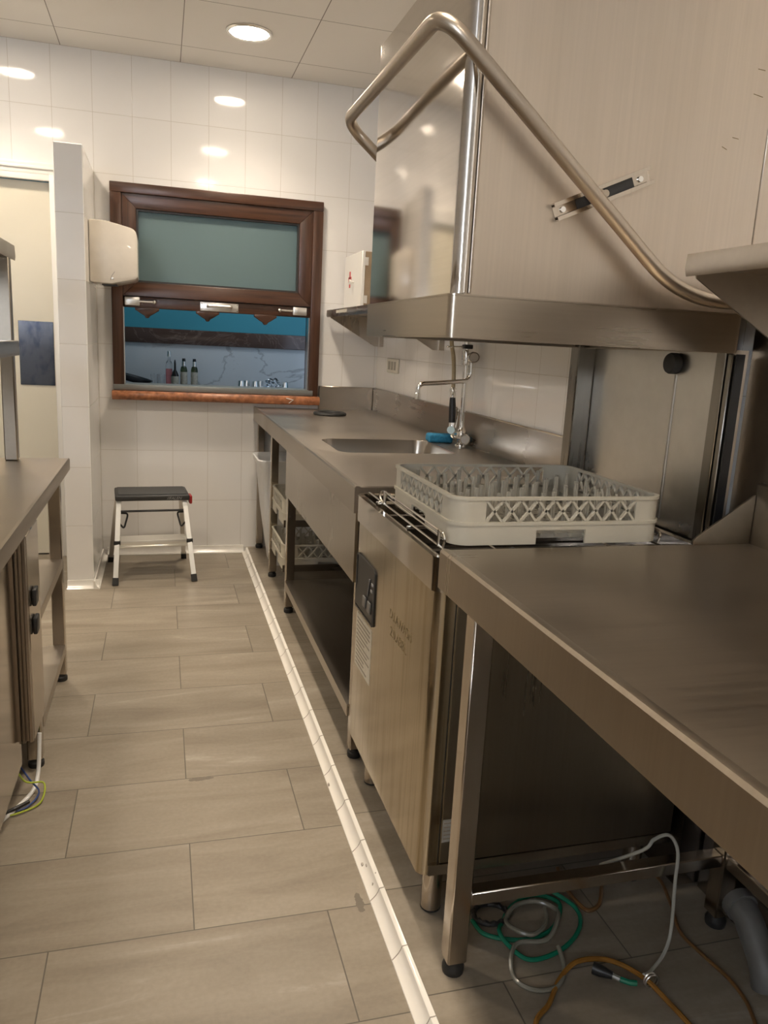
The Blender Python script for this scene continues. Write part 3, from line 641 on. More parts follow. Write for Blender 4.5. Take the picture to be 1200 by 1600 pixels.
# front panel hiding the basin
MB().box(.512, .522, 2.045, 3.315, .578, SZ-.0725).build('front_panel', S_V, sk)
for y in (4.465, 3.885, 3.330, 2.045):
    for x in (.525, 1.155):
        lg = MB().box(x, x+.038, y-.0, y+.038, PZ+.028, SZ-.073 if x > .6 else SZ-.0725, .003, 1).build('leg', S_LEG, sk)
        MB().lathe([(0, 0), (.020, 0), (.021, .004), (.021, .016), (.017, .020), (.017, .030), (0, .030)], (x+.019, y+.019, PZ+.0003), 16).build('adjustable_foot', RUBBER, lg)
mb = MB(); mb.box(.520, 1.19, 2.086, 3.328, .180, .186); mb.box(.520, .524, 2.086, 3.328, .150, .18); 
mb.build('lower_shelf', S_SINKTOP, sk)
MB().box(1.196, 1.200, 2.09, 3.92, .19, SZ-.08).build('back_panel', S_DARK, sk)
# rack runners between second and third leg
for z in (.200, .412):
    for yl in (3.450, 3.884):
        MB().prism(([(3.450, z-.012), (3.474, z-.012), (3.474, z-.008), (3.454, z-.008), (3.454, z+.02), (3.450, z+.02)] if yl < 3.6 else [(3.860, z-.012), (3.8845, z-.012), (3.8845, z+.02), (3.8805, z+.02), (3.8805, z-.008), (3.860, z-.008)]), 'x', .528, 1.15).build('rack_runner', S_H, sk)
mb = MB(); mb.tube(fillet([(.836, 2.90, SZ-.190), (.836, 2.90, .53), (.836, 3.05, .50), (1.17, 3.15, .49)], .05), .02, 12); mb.lathe([(0, 0), (.035, 0), (.035, .09), (0, .09)], (.836, 2.90, .56), 16); mb.build('drain_pipe', GREYP, sk)

# ---- black ring, sponge
tag(MB().lathe([(.058, 0), (.086, 0), (.090, .006), (.086, .013), (.075, .017), (.062, .014), (.058, .006), (.058, 0)], (.868, 4.14, SZ+.0006), 40).build('rubber_ring', RUBBER, loc=(.868, 4.14, SZ)), 'flat black rubber ring lying on the sink table near the back wall', 'ring')
mb = MB(); Rs = Matrix.Translation((1.105, 3.045, SZ+.018)) @ Matrix.Rotation(math.radians(-8), 4, 'Z')
mb.box(-.052, .052, -.034, .034, -.0165, .0165, .008, 3, R=Rs)
bmesh.ops.subdivide_edges(mb.bm, edges=mb.bm.edges[:], cuts=2)
for v in mb.bm.verts: v.co += Vector((.003*math.sin(v.co.y*150), .003*math.sin(v.co.x*130+v.co.z*90), .0028*math.sin(v.co.x*95)*(1 if v.co.z > SZ+.01 else 0)))
tag(mb.build('sponge_cloth', SPONGE, loc=(1.105, 3.045, SZ)), 'blue folded sponge cloth on the sink table beside the faucet base', 'sponge')

# ---- pre-rinse faucet
fc = thing('pre_rinse_faucet', 'chrome pre-rinse faucet with black spray handle standing behind the basin', 'faucet', (1.158, 2.945, SZ))
FY = 2.945
mb = MB(); mb.lathe([(0, 0), (.026, 0), (.026, .005), (.015, .010), (.015, .03), (.021, .035), (.021, .060), (.014, .066), (.012, .075), (0, .075)], (1.160, FY, SZ+.0004), 20); mb.cyl((1.135, FY, SZ+.045), (1.160, FY, SZ+.045), .016)
mb.build('valve_body', CHROME, fc)
mb = MB(); mb.cyl((1.160, FY, SZ+.07), (1.160, FY, 1.62), .0115, seg=16); mb.build('riser_pipe', CHROME, fc)
def knob(c, d):
    d = Vector(d).normalized(); R = Vector((0, 0, 1)).rotation_difference(d).to_matrix()
    k = MB().lathe([(.010, -.022), (.010, 0), (.020, .002), (.0225, .006), (.0225, .020), (.0205, .024), (0, .024)], c, 24, R).build('control_knob', CHROME, fc)
    MB().lathe([(0, .0242), (.0165, .0242), (.0165, .0252), (0, .0252)], c, 24, R).build('knob_cap', plain('grey_cap', (.50, .48, .44), .4, .3), k)
knob((1.165, FY-.022, SZ+.029), (-.25, -1, .05)); knob((1.180, FY-.020, 1.203), (-.25, -1, .05))
mb = MB(); mb.lathe([(0, 0), (.018, 0), (.019, .01), (.019, .052), (.016, .060), (0, .060)], (1.160, FY, 1.172), 18); mb.cyl((1.160, FY, 1.203), (1.178, FY-.02, 1.203), .012); mb.cyl((1.176, FY-.012, 1.200), (1.176, FY-.012, 1.172), .011); mb.build('spout_valve', CHROME, fc)
mb = MB(); mb.tube(fillet([(1.176, FY-.012, 1.180), (1.178, FY-.014, 1.113), (1.02, FY-.014, 1.097), (.962, FY-.014, 1.094), (.961, FY-.014, 1.040)], .038, 8), .0088, 14); mb.lathe([(0, 0), (.011, 0), (.011, .022), (.0088, .024), (0, .024)], (.961, FY-.014, 1.034), 14); mb.build('swing_spout', CHROME, fc)
mb = MB(); mb.box(1.142, 1.178, FY-.017, FY+.017, 1.235, 1.252, .004); mb.build('hose_clamp', BLACK, fc)
mb = MB(); mb.tube([(1.142, FY, 1.242), (1.098, FY, 1.240)], .0035, 8); mb.tube([Vector((1.098-.011+.011*math.cos(2*PI*k/14), FY+.011*math.sin(2*PI*k/14), 1.240)) for k in range(14)], .003, 8, closed=True); mb.build('hook_ring', CHROME, fc)
mb = MB(); mb.tube(smooth_path([(1.160, FY, 1.62), (1.13, FY, 1.64), (1.095, FY, 1.55), (1.085, FY, 1.35), (1.092, FY, 1.26), (1.104, FY, 1.20), (1.110, FY, 1.14), (1.112, FY, 1.082)], 8), .0085, 10); mb.build('flexible_hose', plain('beige_hose', (.38, .31, .20), .35, .4, .15, 200), fc)
mb = MB(); mb.lathe([(0, 0), (.010, 0), (.011, .006), (.011, .022), (.013, .024), (.013, .034), (.009, .040), (0, .040)], (1.112, FY, 1.044), 16); mb.build('hose_coupling', CHROME, fc)
mb = MB(); mb.tube([(1.112, FY, 1.043), (1.114, FY, 1.01), (1.116, FY, .945)], .013, 14, radii=[.0115, .014, .0135]); mb.build('spray_grip', BLACK, fc)
mb = MB(); mb.tube([(1.116, FY, .945), (1.118, FY, .925), (1.113, FY-.004, .905)], .013, 14, radii=[.012, .014, .012]); mb.cyl((1.116, FY, .92), (1.106, FY-.022, .917), .011, .0165, 18); mb.build('spray_head', CHROME, fc)
mb = MB(); mb.cyl((1.1058, FY-.0225, .917), (1.1048, FY-.0245, .917), .0155, seg=18); mb.build('spray_face', plain('pale_blue_face', (.55, .72, .78), .3), fc)
mb = MB(); mb.tube(smooth_path([(1.118, FY, .915), (1.132, FY, .925), (1.140, FY, .98), (1.136, FY, 1.003), (1.128, FY, .995), (1.124, FY, .96)], 6), .0045, 8); mb.build('trigger_lever', CHROME, fc)
mb = MB(); mb.tube(fillet([(1.116, FY, .908), (1.125, FY, .885), (1.150, FY, .892)], .012), .008, 10); mb.build('holder_hook', CHROME, fc)

# ---- wall socket
sw = thing('wall_socket', 'ivory three switch plate on the right wall above the sink upstand', 'switch plate', (XR, 4.15, 1.125))
MB().box(XR-.010, XR-.0006, 4.045, 4.255, 1.088, 1.163, .003, 2).build('cover_plate', IVORY, sw)
for y in (4.095, 4.15, 4.205): MB().box(XR-.013, XR-.0104, y-.016, y+.016, 1.104, 1.148, .001, 1).build('switch', plain('switch_dark', (.35, .32, .26), .4), sw)

# ---- wall shelf above the sink
def wall_shelf(y0, y1, label, ends, zb=1.378, mat=None):
    S_H, S_V = (mat or globals()['S_H']), (mat or globals()['S_V'])
    t = thing('wall_shelf', label, 'shelf', (1.06, (y0+y1)/2, zb))
    mb = MB(); mb.box(.905, XR-.0008, y0, y1, zb+.004, zb+.008)
    mb.prism([(.905, zb+.004), (.900, zb-.008), (.896, zb+.004), (.898, zb+.030), (.901, zb+.030), (.904, zb+.008)], 'y', y0, y1)
    mb.build('shelf_board', S_H, t)
    for y in ends:
        MB().prism([(.903, zb+.002), (.908, zb-.012), (1.165, zb-.155), (XR-.0008, zb-.155), (XR-.0008, zb+.0035), (.905, zb+.0035)], 'y', y-.002, y+.002).build('bracket', S_V, t)
        MB().box(1.190, XR-.001, y-.016, y-.0025, zb-.155, zb+.003).build('bracket_flange', S_V, t)
    return t
ws = wall_shelf(2.05, 4.47, 'long steel wall shelf above the sink beneath the medicine cabinet', (4.40, 3.38))
MB().box(.8945, .896, 3.95, 4.20, 1.386, 1.402).build('label_strip', PAPER, ws)
ns = wall_shelf(-.35, 1.255, 'steel wall shelf with rolled lip over the near work table', (1.235, .2), 1.388, S_DIM2)
# ---- medicine cabinet
mc = thing('medicine_cabinet', 'white first aid cabinet with red mark and knob standing on the wall shelf', 'cabinet', (1.1, 4.28, 1.3865))
MB().box(1.015, XR-.001, 4.09, 4.48, 1.3868, 1.70, .002, 1).build('body', CARD, mc)
dd = MB().box(.997, 1.0145, 4.085, 4.484, 1.390, 1.703, .003, 1).build('door', PAINT_FRAME, mc)
mb = MB(); mb.box(.9955, .9968, 4.335, 4.362, 1.53, 1.615); mb.box(.9955, .9968, 4.315, 4.382, 1.56, 1.587); mb.build('red_cross', REDM, dd)
MB().lathe([(.006, 0), (.006, .012), (.013, .016), (.013, .024), (0, .026)], (.997, 4.262, 1.555), 16, Matrix.Rotation(-PI/2, 3, 'Y')).build('knob', PAINT_FRAME, dd)
for z in (1.46, 1.65): MB().box(1.009, 1.03, 4.080, 4.0845, z-.02, z+.02).build('hinge', ALU, mc)

# ---- white bin under the sink table
bn = thing('waste_bin', 'tall white plastic bin with flared rim under the sink table by the back wall', 'bin', (.62, 4.2, PZ))
mb = MB(); b = mb.bm; rings = []
for z, x0, x1, y0, y1, r in ((PZ+.001, .565, .80, 4.09, 4.32, .03), (PZ+.3, .522, .825, 4.07, 4.345, .035), (PZ+.53, .500, .845, 4.055, 4.36, .04), (PZ+.555, .484, .86, 4.04, 4.375, .045), (PZ+.580, .480, .864, 4.036, 4.379, .045), (PZ+.584, .486, .858, 4.042, 4.373, .045), (PZ+.55, .504, .84, 4.06, 4.355, .04), (PZ+.01, .575, .79, 4.10, 4.31, .03)):
    rings.append([b.verts.new((x, y, z)) for x, y in rrect(x0, x1, y0, y1, r, 5)])
for A, B in zip(rings, rings[1:]):
    for k in range(len(A)): b.faces.new((A[k], A[(k+1) % len(A)], B[(k+1) % len(A)], B[k]))
b.faces.new(rings[0][::-1]); b.faces.new(rings[-1]); bmesh.ops.recalc_face_normals(b, faces=b.faces[:])
mb.build('bin_body', WHITE_P, bn)

# ================================================================= DISH RACK BUILDER
def dish_rack(name, label, x0, x1, y0, y1, z0, h, group=None, pegs=True, cells=None, loc=None):
    cx, cy = (x0+x1)/2, (y0+y1)/2
    t = thing(name, label, 'dish rack', (cx, cy, z0), group)
    R_ = .038; th = .005
    zf = z0+h*.44
    def outl(ins, rr): 
        # outline with notch segment boundaries
        pts = rrect(x0+ins, x1-ins, y0+ins, y1-ins, rr, 6); out = []
        n = len(pts)
        for k in range(n):
            a, c = pts[k], pts[(k+1) % n]; out.append(a)
            if k % 7 == 6:
                for tt in (.36, .64) : out.append((a[0]+(c[0]-a[0])*tt, a[1]+(c[1]-a[1])*tt))
        return out
    o, i = outl(0, R_), outl(th, R_-th)
    n = len(o); skip = {k for k in range(n) if k % 9 == 7}
    mb = MB(); mb.ring(o, i, z0, z0+h*.30, skip); mb.ring(o, i, z0+h*.30, zf)
    o2, i2 = outl(-.003, R_+.003), outl(th, R_-th); mb.ring(o2, i2, zf-.003, zf+.004)
    mb.build('base_band', RACK, t)
    # recessed handle pockets
    mb = MB(); mb.ring(outl(.034, R_-.030), outl(.036, R_-.032), z0+.004, z0+h*.34); mb.build('inner_wall', RACK_IN, t)
    # rim
    mb = MB(); o3, i3 = outl(-.002, R_+.002), outl(.008, R_-.008); mb.ring(o3, i3, z0+h-.006, z0+h)
    mb.build('rim', RACK, t)
    # corner posts
    for q in range(4):
        oo, ii = outl(.001, R_-.001), outl(.006, R_-.006); seq = [(q*9+k) % n for k in range(7)]
        po = [oo[k] for k in seq]; pi = [ii[k] for k in seq]
        ext = .030
        d0 = Vector((po[0][0]-po[1][0], po[0][1]-po[1][1])).normalized()
        axis0 = (0, -1) if q == 0 else None
        dirs = [((-1, 0), (0, 1)), ((0, -1), (-1, 0)), ((1, 0), (0, -1)), ((0, 1), (1, 0))][q]
        po = [(po[0][0]+dirs[0][0]*ext, po[0][1]+dirs[0][1]*ext)]+po+[(po[-1][0]+dirs[1][0]*ext, po[-1][1]+dirs[1][1]*ext)]
        pi = [(pi[0][0]+dirs[0][0]*ext, pi[0][1]+dirs[0][1]*ext)]+pi+[(pi[-1][0]+dirs[1][0]*ext, pi[-1][1]+dirs[1][1]*ext)]
        MB().ring(po, pi, zf, z0+h-.005, closed=False).build('corner_post', RACK, t)
    # lattice sides
    za, zb2 = zf+.002, z0+h-.006
    def lattice(p, q, nc):
        p, q = Vector((*p, 0)), Vector((*q, 0)); d = q-p; nrm = Vector((d.y, -d.x, 0)).normalized(); m = MB()
        for k in range(nc):
            a, c = p+d*(k/nc), p+d*((k+1)/nc)
            for s0, s1 in ((a, c), (c, a)):
                seg_box(m, s0+Vector((0, 0, za)), s1+Vector((0, 0, zb2)), nrm, .0030, .0024)
        m.build('lattice_side', RACK, t)
    e = R_+.030; ins = .0045
    cu = cells or (8, 8)
    lattice((x0+e, y0+ins), (x1-e, y0+ins), cu[0]); lattice((x0+e, y1-ins), (x1-e, y1-ins), cu[0])
    lattice((x0+ins, y0+e), (x0+ins, y1-e), cu[1]); lattice((x1-ins, y0+e), (x1-ins, y1-e), cu[1])
    # open grid floor
    mb = MB(); nx, ny = 14, 13
    for k in range(1, nx): xx = x0+(x1-x0)*k/nx; mb.box(xx-.002, xx+.002, y0+.02, y1-.02, z0+.010, z0+.016)
    for k in range(1, ny): yy = y0+(y1-y0)*k/ny; mb.box(x0+.02, x1-.02, yy-.002, yy+.002, z0+.010, z0+.0155)
    mb.build('grid_floor', RACK_IN, t)
    if pegs:
        for r in range(8):
            yy = y0+.045+(y1-y0-.09)*r/7
            for k in range(8):
                m = MB(); xx = x0+.05+(x1-x0-.10)*k/7; hh = h*.92 if (r+k) % 2 else h*.80
                c = .0048; e_ = .0014
                m.prism([(xx-c, yy-e_), (xx-e_, yy-e_), (xx-e_, yy-c), (xx+e_, yy-c), (xx+e_, yy-e_), (xx+c, yy-e_), (xx+c, yy+e_), (xx+e_, yy+e_), (xx+e_, yy+c), (xx-e_, yy+c), (xx-e_, yy+e_), (xx-c, yy+e_)], 'z', z0+.012, z0+hh)
                m.build('peg', RACK_IN, t)
    return t
dish_rack('dish_rack', 'beige grey peg dish rack standing on the dishwasher opening under the hood', .536, 1.004, 1.372, 1.795, .8605, .0955, cells=(9, 9))
r1 = dish_rack('dish_rack', 'grey dish rack on the upper runners under the sink table', .530, .960, 3.462, 3.874, .4045, .118, 'racks on runners under the sink table', cells=(6, 6))
dup(r1, (.745, 3.668, .1925), 0, 'grey dish rack on the lower runners under the sink table')

# ================================================================= HOOD DISHWASHER
dw = thing('hood_dishwasher', 'stainless steel pass-through dishwasher with raised hood and long bent handle', 'dishwasher', (.83, 1.69, PZ))
DXF, DY0, DY1 = .510, 1.362, 2.010
# body
pl = rrect(DXF, 1.13, DY0, DY1, .022, 5)
mb = MB(); mb.prism(pl, 'z', .145, .770); mb.build('lower_body', S_DOOR, dw)
mb = MB(); mb.box(.551, .553, DY0-.0012, DY0-.0001, .150, .765); mb.build('panel_seam', BLACK, dw)
MB().box(.556, 1.12, DY0-.003, DY0-.0002, .172, .768).build('side_panel', steel('steel_shaded_side', (.30, .26, .20), .33, (150, 150, 3), rvar=.14, bstr=.03), dw)  # steel darkened to stand for the shade under the table
MB().box(.53, 1.12, DY0-.005, DY0-.0002, .146, .170).build('side_sill', S_LEG, dw)
# raised tank rim
o_, i_ = rrect(.503, 1.135, DY0-.006, DY1+.004, .028, 6), rrect(.515, 1.12, DY0+.006, DY1-.008, .018, 6)
mb = MB(); mb.ring(o_, i_, .7705, .838); o2_, i2_ = rrect(.501, 1.137, DY0-.008, DY1+.006, .030, 6), rrect(.517, 1.118, DY0+.008, DY1-.010, .016, 6); mb.ring(o2_, i2_, .838, .8405)
mb.build('tank_rim', S_POL, dw)
mb = MB()
inn = rrect(.516, 1.119, DY0+.007, DY1-.009, .017, 6); mb.prism(inn, 'z', .7702, .7708); mb.build('tank_floor', S_DARK, dw)
for y in (1.52, 1.72, 1.86): MB().box(.518, 1.117, y, y+.012, .772, .812, .002, 1).build('tank_divider', S_DARK, dw)
# wire rack guide
mb = MB(); r = .0028
for x in (.528, 1.012):
    mb.tube(fillet([(x, 1.395, .850), (x, 1.385, .872), (x, 1.40, .880), (x, 1.80, .880), (x, 1.85, .878), (x-.004, 1.855, .862), (x, 1.84, .850)], .012, 5), r, 8)
    mb.tube([(x, 1.37, .8495), (x, 1.97, .8495)], r, 8); mb.tube([(x+.006, 1.41, .866), (x+.006, 1.82, .866)], r*.8, 8)
    for y in (1.42, 1.82): mb.tube([(x, y, .848), (x, y, .882)], r*1.4, 8)
mb.tube(fillet([(.528, 1.45, .8495), (.528, 1.352, .8495), (1.012, 1.352, .8495), (1.012, 1.45, .8495)], .03, 6), r, 8)
for y in (1.60, 1.845, 1.862): mb.tube([(.518, y, .845), (1.118, y, .845)], r, 8)
for x in (.64, .90): mb.tube([(x, 1.352, .8462), (x, 1.97, .8462)], r*.8, 8)
mb.build('wire_rack_guide', WIRE, dw)
mb = MB()
for x in (.66, .93): mb.lathe([(0, -.006), (.009, -.005), (.009, .005), (0, .006)], (x, 1.358, .850), 14, Matrix.Rotation(PI/2, 3, 'X'))
mb.build('guide_roller', BLACK, dw)
# round feet
for x in (.560, 1.06):
    for y in (1.405, 1.915):
        ft = MB().lathe([(0, .006), (.022, .006), (.022, .113), (0, .113)], (x, y, PZ+.0005), 20).build('round_leg', S_LEG, dw)
        MB().lathe([(0, 0), (.019, 0), (.0225, .003), (.0225, .006), (0, .006)], (x, y, PZ+.0003), 18).build('leg_pad', RUBBER, ft)
# control recess in the front
cp = MB(); yc0, yc1, zc0, zc1 = 1.800, 1.988, .532, .684
fo = [(y, z) for y, z in rrect(yc0, yc1, zc0, zc1, .012, 4)]; fi = [(y, z) for y, z in rrect(yc0+.005, yc1-.005, zc0+.005, zc1-.005, .008, 4)]
b = cp.bm; A = [b.verts.new((DXF-.0005, y, z)) for y, z in fo]; A2 = [b.verts.new((DXF-.004, y, z)) for y, z in fo]; B = [b.verts.new((DXF-.004, y, z)) for y, z in fi]; C_ = [b.verts.new((DXF-.0012, y, z)) for y, z in fi]; n = len(fo)
for P_, Q_ in ((A, A2), (A2, B), (B, C_)):
    for k in range(n): b.faces.new((P_[k], P_[(k+1) % n], Q_[(k+1) % n], Q_[k]))
b.faces.new(C_); bmesh.ops.recalc_face_normals(b, faces=b.faces[:])
cpo = cp.build('control_panel', DARKGREY, dw)
MB().prism([(DXF-.0008, .678), (DXF-.0018, .678), (DXF-.0018, .600), (DXF-.0045, .575), (DXF-.0045, .542), (DXF-.0008, .542)], 'y', yc0+.006, yc1-.006).build('panel_face', BLACK, cpo)
for y in (1.832, 1.880): MB().box(DXF-.009, DXF-.004, y-.014, y+.014, .562, .592, .002, 1).build('rocker_switch', plain('grey_switch', (.13, .125, .115), .35), cpo)
MB().tube([(DXF-.004, 1.86, .60), (DXF-.004, 1.845, .648)], .0022, 6).build('indicator_line', plain('grey_line', (.16, .15, .14), .4), cpo)
for y, z in ((1.822, .640), (1.826, .622)): MB().box(DXF-.0042, DXF-.0019, y-.008, y+.008, z-.003, z+.003).build('printed_mark', LOGO, cpo)
# printed label under the control recess
lb = MB().box(DXF-.0012, DXF-.0002, 1.815, 1.972, .370, .520).build('instruction_label', PAPER, dw)
for k in range(12):
    z = .508-k*.0115; y1 = 1.962; y0 = 1.826+(.02 if k % 4 == 3 else 0)+(.05 if k in (5, 9, 10) else 0)
    MB().box(DXF-.0016, DXF-.0012, y0, y1, z-.0022, z+.0022).build('printed_line', PRINT, lb)
# scratched hand lettering
text_mesh('D.I.AWASH', .034, SCRATCH, dw, 'scratched_lettering', (DXF-.0003, 1.668, .612), (0, -1, 0), (0, 0, 1), .0003)
text_mesh('2.0.ABBL', .034, SCRATCH, dw, 'scratched_lettering', (DXF-.0003, 1.656, .572), (0, -1, 0), (0, 0, 1), .0003)
sl2 = MB().box(.556, .585, DY0-.0045, DY0-.0032, .222, .274).build('rating_plate', DARKLABEL, dw)
for k in range(5): MB().box(.559, .582-.004*(k % 3), DY0-.005, DY0-.0045, .266-k*.009-.0015, .266-k*.009+.0015).build('printed_line', PRINT, sl2)
# rear structure
MB().box(1.150, 1.1545, 1.43, 1.962, .842, 1.95).build('rear_panel', S_WALLPANEL, dw)
mb = MB(); mb.tube([(1.1497, 1.592, .86), (1.1497, 1.592, 1.20)], .0035, 8); mb.build('panel_rib', S_WALLPANEL, dw)
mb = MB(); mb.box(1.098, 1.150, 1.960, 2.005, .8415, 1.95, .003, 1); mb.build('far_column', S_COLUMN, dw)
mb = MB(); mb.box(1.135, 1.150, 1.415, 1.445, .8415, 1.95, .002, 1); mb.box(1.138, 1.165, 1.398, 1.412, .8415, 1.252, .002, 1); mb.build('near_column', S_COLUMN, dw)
mb = MB(); mb.box(1.140, 1.160, 1.386, 1.390, .8415, 1.252); mb.build('black_seal', BLACK, dw)
mb = MB(); mb.box(1.1385, 1.205, 1.387, 2.0, 1.336, 2.2, .002, 1); mb.box(1.1665, 1.204, 1.43, 1.99, .839, 1.261); mb.build('rear_housing', S_HOODSIDE, dw)
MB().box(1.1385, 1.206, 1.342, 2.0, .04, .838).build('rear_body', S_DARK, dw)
kn = MB().lathe([(0, 0), (.022, 0), (.024, .003), (.024, .018), (.022, .022), (0, .023)], (1.1496, 1.595, 1.226), 28, Matrix.Rotation(-PI/2, 3, 'Y')).build('rubber_stop', plain('grey_rubber', (.04, .038, .035), .6), dw)
# hood
HX0, HX1, HY0, HY1, HZ0, HZ1 = .506, 1.132, 1.382, 1.985, 1.256, 1.925
ho = rrect(HX0, HX1, HY0, HY1, .030, 7); hi = rrect(HX0+.004, HX1-.004, HY0+.004, HY1-.004, .026, 7)
# front skin (towards the aisle) with its rounded edges
mb = MB()
front = [(HX0+.030, HY0)]+[p for p in ho if p[0] < HX0+.0299]
def arc(cx, cy, r, a0, a1, n=8): return [(cx+r*math.cos(a0+(a1-a0)*k/n), cy+r*math.sin(a0+(a1-a0)*k/n)) for k in range(n+1)]
fo_ = arc(HX0+.022, HY0+.010, .022, -PI/2, -PI, 8)+arc(HX0+.012, HY1-.012, .012, PI, PI/2, 8)+[(HX0+.10, HY1)]
fi_ = arc(HX0+.022, HY0+.010, .019, -PI/2, -PI, 8)+arc(HX0+.012, HY1-.012, .009, PI, PI/2, 8)+[(HX0+.10, HY1-.003)]
fo_ = [(p[0], max(p[1], HY0-.010)) for p in fo_]
mb.ring(fo_, fi_, HZ0+.076, HZ1-.002, closed=False); mb.build('hood_front', S_HOODFRONT, dw)
MB().box(HX0+.024, HX1, HY0, HY0+.003, HZ0+.076, HZ1).build('hood_side', S_HOODSIDE, dw)
mb = MB(); mb.box(HX0+.101, HX1, HY1-.003, HY1, HZ0+.076, HZ1); mb.box(HX1-.003, HX1, HY0+.0031, HY1-.0031, HZ0+.2, HZ1); mb.build('hood_far_side', S_HOODSIDE, dw)
MB().prism(rrect(HX0+.004, HX1-.004, HY0+.004, HY1-.004, .02, 5), 'z', HZ1-.0015, HZ1+.002).build('hood_top', S_HOODFRONT, dw)
mb = MB(); mb.tube([(HX0+.021, HY0-.0075, HZ0+.078), (HX0+.021, HY0-.0075, HZ1)], .0036, 10); mb.tube([(HX0+.033, HY0-.002, HZ0+.078), (HX0+.033, HY0-.002, HZ1)], .0034, 10); mb.build('corner_bead', S_TUBE, dw)
o_, i_ = rrect(HX0-.004, HX1+.004, HY0-.006, HY1+.004, .014, 6), rrect(HX0+.002, HX1-.002, HY0+.000, HY1-.002, .010, 6)
mb = MB(); mb.ring(o_, i_, HZ0, HZ0+.072); mb.ring(rrect(HX0-.0035, HX1+.0035, HY0-.0055, HY1+.0035, .0135, 6), rrect(HX0+.016, HX1-.016, HY0+.014, HY1-.016, .010, 6), HZ0-.003, HZ0-.0002)
mb.ring(rrect(HX0-.0055, HX1+.0055, HY0-.0075, HY1+.0055, .015, 6), rrect(HX0+.003, HX1-.003, HY0+.001, HY1-.003, .010, 6), HZ0+.0722, HZ0+.0755)
mb.build('hood_skirt', S_SKIRT, dw)
mb = MB(); mb.ring(rrect(HX0+.006, HX1-.006, HY0+.006, HY1-.006, .012, 5), rrect(HX0+.008, HX1-.008, HY0+.008, HY1-.008, .012, 5), HZ0+.05, HZ1-.003); mb.build('hood_lining', S_V, dw)
for x, z, a, l in ((1.100, 1.735, .15, .022), (1.062, 1.655, .1, .014), (1.040, 1.635, .35, .012), (1.10, 1.78, .05, .016)):
    MB().tube([(x-l/2*math.cos(a), HY0-.0002, z+l/2*math.sin(a)), (x+l/2*math.cos(a), HY0-.0002, z-l/2*math.sin(a))], .0007, 5).build('scratch_mark', SCRATCH, dw)
# bent handle
YN, YFa = 1.336, 2.038
pts = [(1.20, YN, 1.352), (.955, YN, 1.346), (.442, YN, 1.765), (.442, YFa, 1.765), (.955, YFa, 1.346), (1.20, YFa, 1.352)]
pp = [Vector(p) for p in pts]
path = [pp[0]]
for i, rr in ((1, .10), (2, .060), (3, .060), (4, .10)):
    a = pp[i-1]-pp[i]; c = pp[i+1]-pp[i]; p, q = pp[i]+a.normalized()*rr, pp[i]+c.normalized()*rr
    for k in range(13):
        t = k/12; path.append((1-t)**2*p+2*t*(1-t)*pp[i]+t*t*q)
path.append(pp[5])
mb = MB(); mb.tube(path, .0135, 18); hdl = mb.build('lift_handle', S_TUBE, dw)
# slide bracket on each side of the hood
for ys, sgn in ((HY0, -1), (HY1, 1)):
    cx, cz, ln, an = .787, 1.527, .206, math.atan2(.083, .188)
    Rb = Matrix.Translation((cx, ys+sgn*.0002, cz)) @ Matrix.Rotation(-an, 4, 'Y')
    def yy(a, c): return (min(sgn*a, sgn*c), max(sgn*a, sgn*c))
    mb = MB(); mb.box(-ln/2, ln/2, *yy(.0, .002), -.016, .016, R=Rb); mb.box(-ln/2, ln/2, *yy(.002, .014), .0135, .016, R=Rb); mb.box(-ln/2, ln/2, *yy(.002, .014), -.016, -.0135, R=Rb)
    mb.box(-ln/2, ln/2, *yy(.012, .014), .009, .0135, R=Rb); mb.box(-ln/2, ln/2, *yy(.012, .014), -.0135, -.009, R=Rb)
    br = mb.build('slide_bracket', S_LEG, dw)
    mb = MB(); mb.box(-.055, .068, *yy(.0022, .0035), -.012, .012, R=Rb); mb.build('slot', DARKGREY, br)
    for sx in (-1, 1): MB().tube([Rb @ Vector((sx*.084, sgn*.002, 0)), Rb @ Vector((sx*.084, sgn*.0055, 0))], .0052, 14).build('bolt', CHROME, br)
    mb = MB(); mb.tube([Rb @ Vector((-.016, sgn*.003, 0)), Rb @ Vector((-.016, sgn*.044, 0))], .0065, 12); mb.tube([Rb @ Vector((-.016, sgn*.016, 0)), Rb @ Vector((-.016, sgn*.022, 0))], .012, 16); mb.build('guide_pin', S_TUBE, br)

# ================================================================= NEAR WORK TABLE
wt = thing('work_table', 'large stainless steel work table in the right foreground beside the dishwasher', 'table', (.85, .5, PZ))
TZ, TY0, TY1 = .862, -.62, 1.340
mb = MB(); mb.box(XF+.020, XW-.02, TY0, TY1-.001, TZ-.004, TZ)
mb.prism([(XF+.020, TZ), (XF+.010, TZ+.0025), (XF+.004, TZ+.002), (XF, TZ-.003), (XF, TZ-.073), (XF+.010, TZ-.073), (XF+.010, TZ-.010), (XF+.020, TZ-.004)], 'y', TY0, TY1)
mb.box(XF+.001, XW-.02, TY1-.010, TY1, TZ-.073, TZ-.0005); mb.box(XF+.001, XW-.02, TY0, TY0+.01, TZ-.073, TZ-.0005)
mb.build('tabletop', S_TOP, wt)
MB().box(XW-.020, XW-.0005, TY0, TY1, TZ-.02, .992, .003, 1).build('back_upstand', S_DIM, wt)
MB().prism([(1.055, TZ-.001), (1.055, TZ+.008), (1.062, TZ+.016), (XW-.021, .968), (XW-.021, TZ-.001)], 'y', TY1-.006, TY1, .001).build('end_upstand', S_DIM, wt)
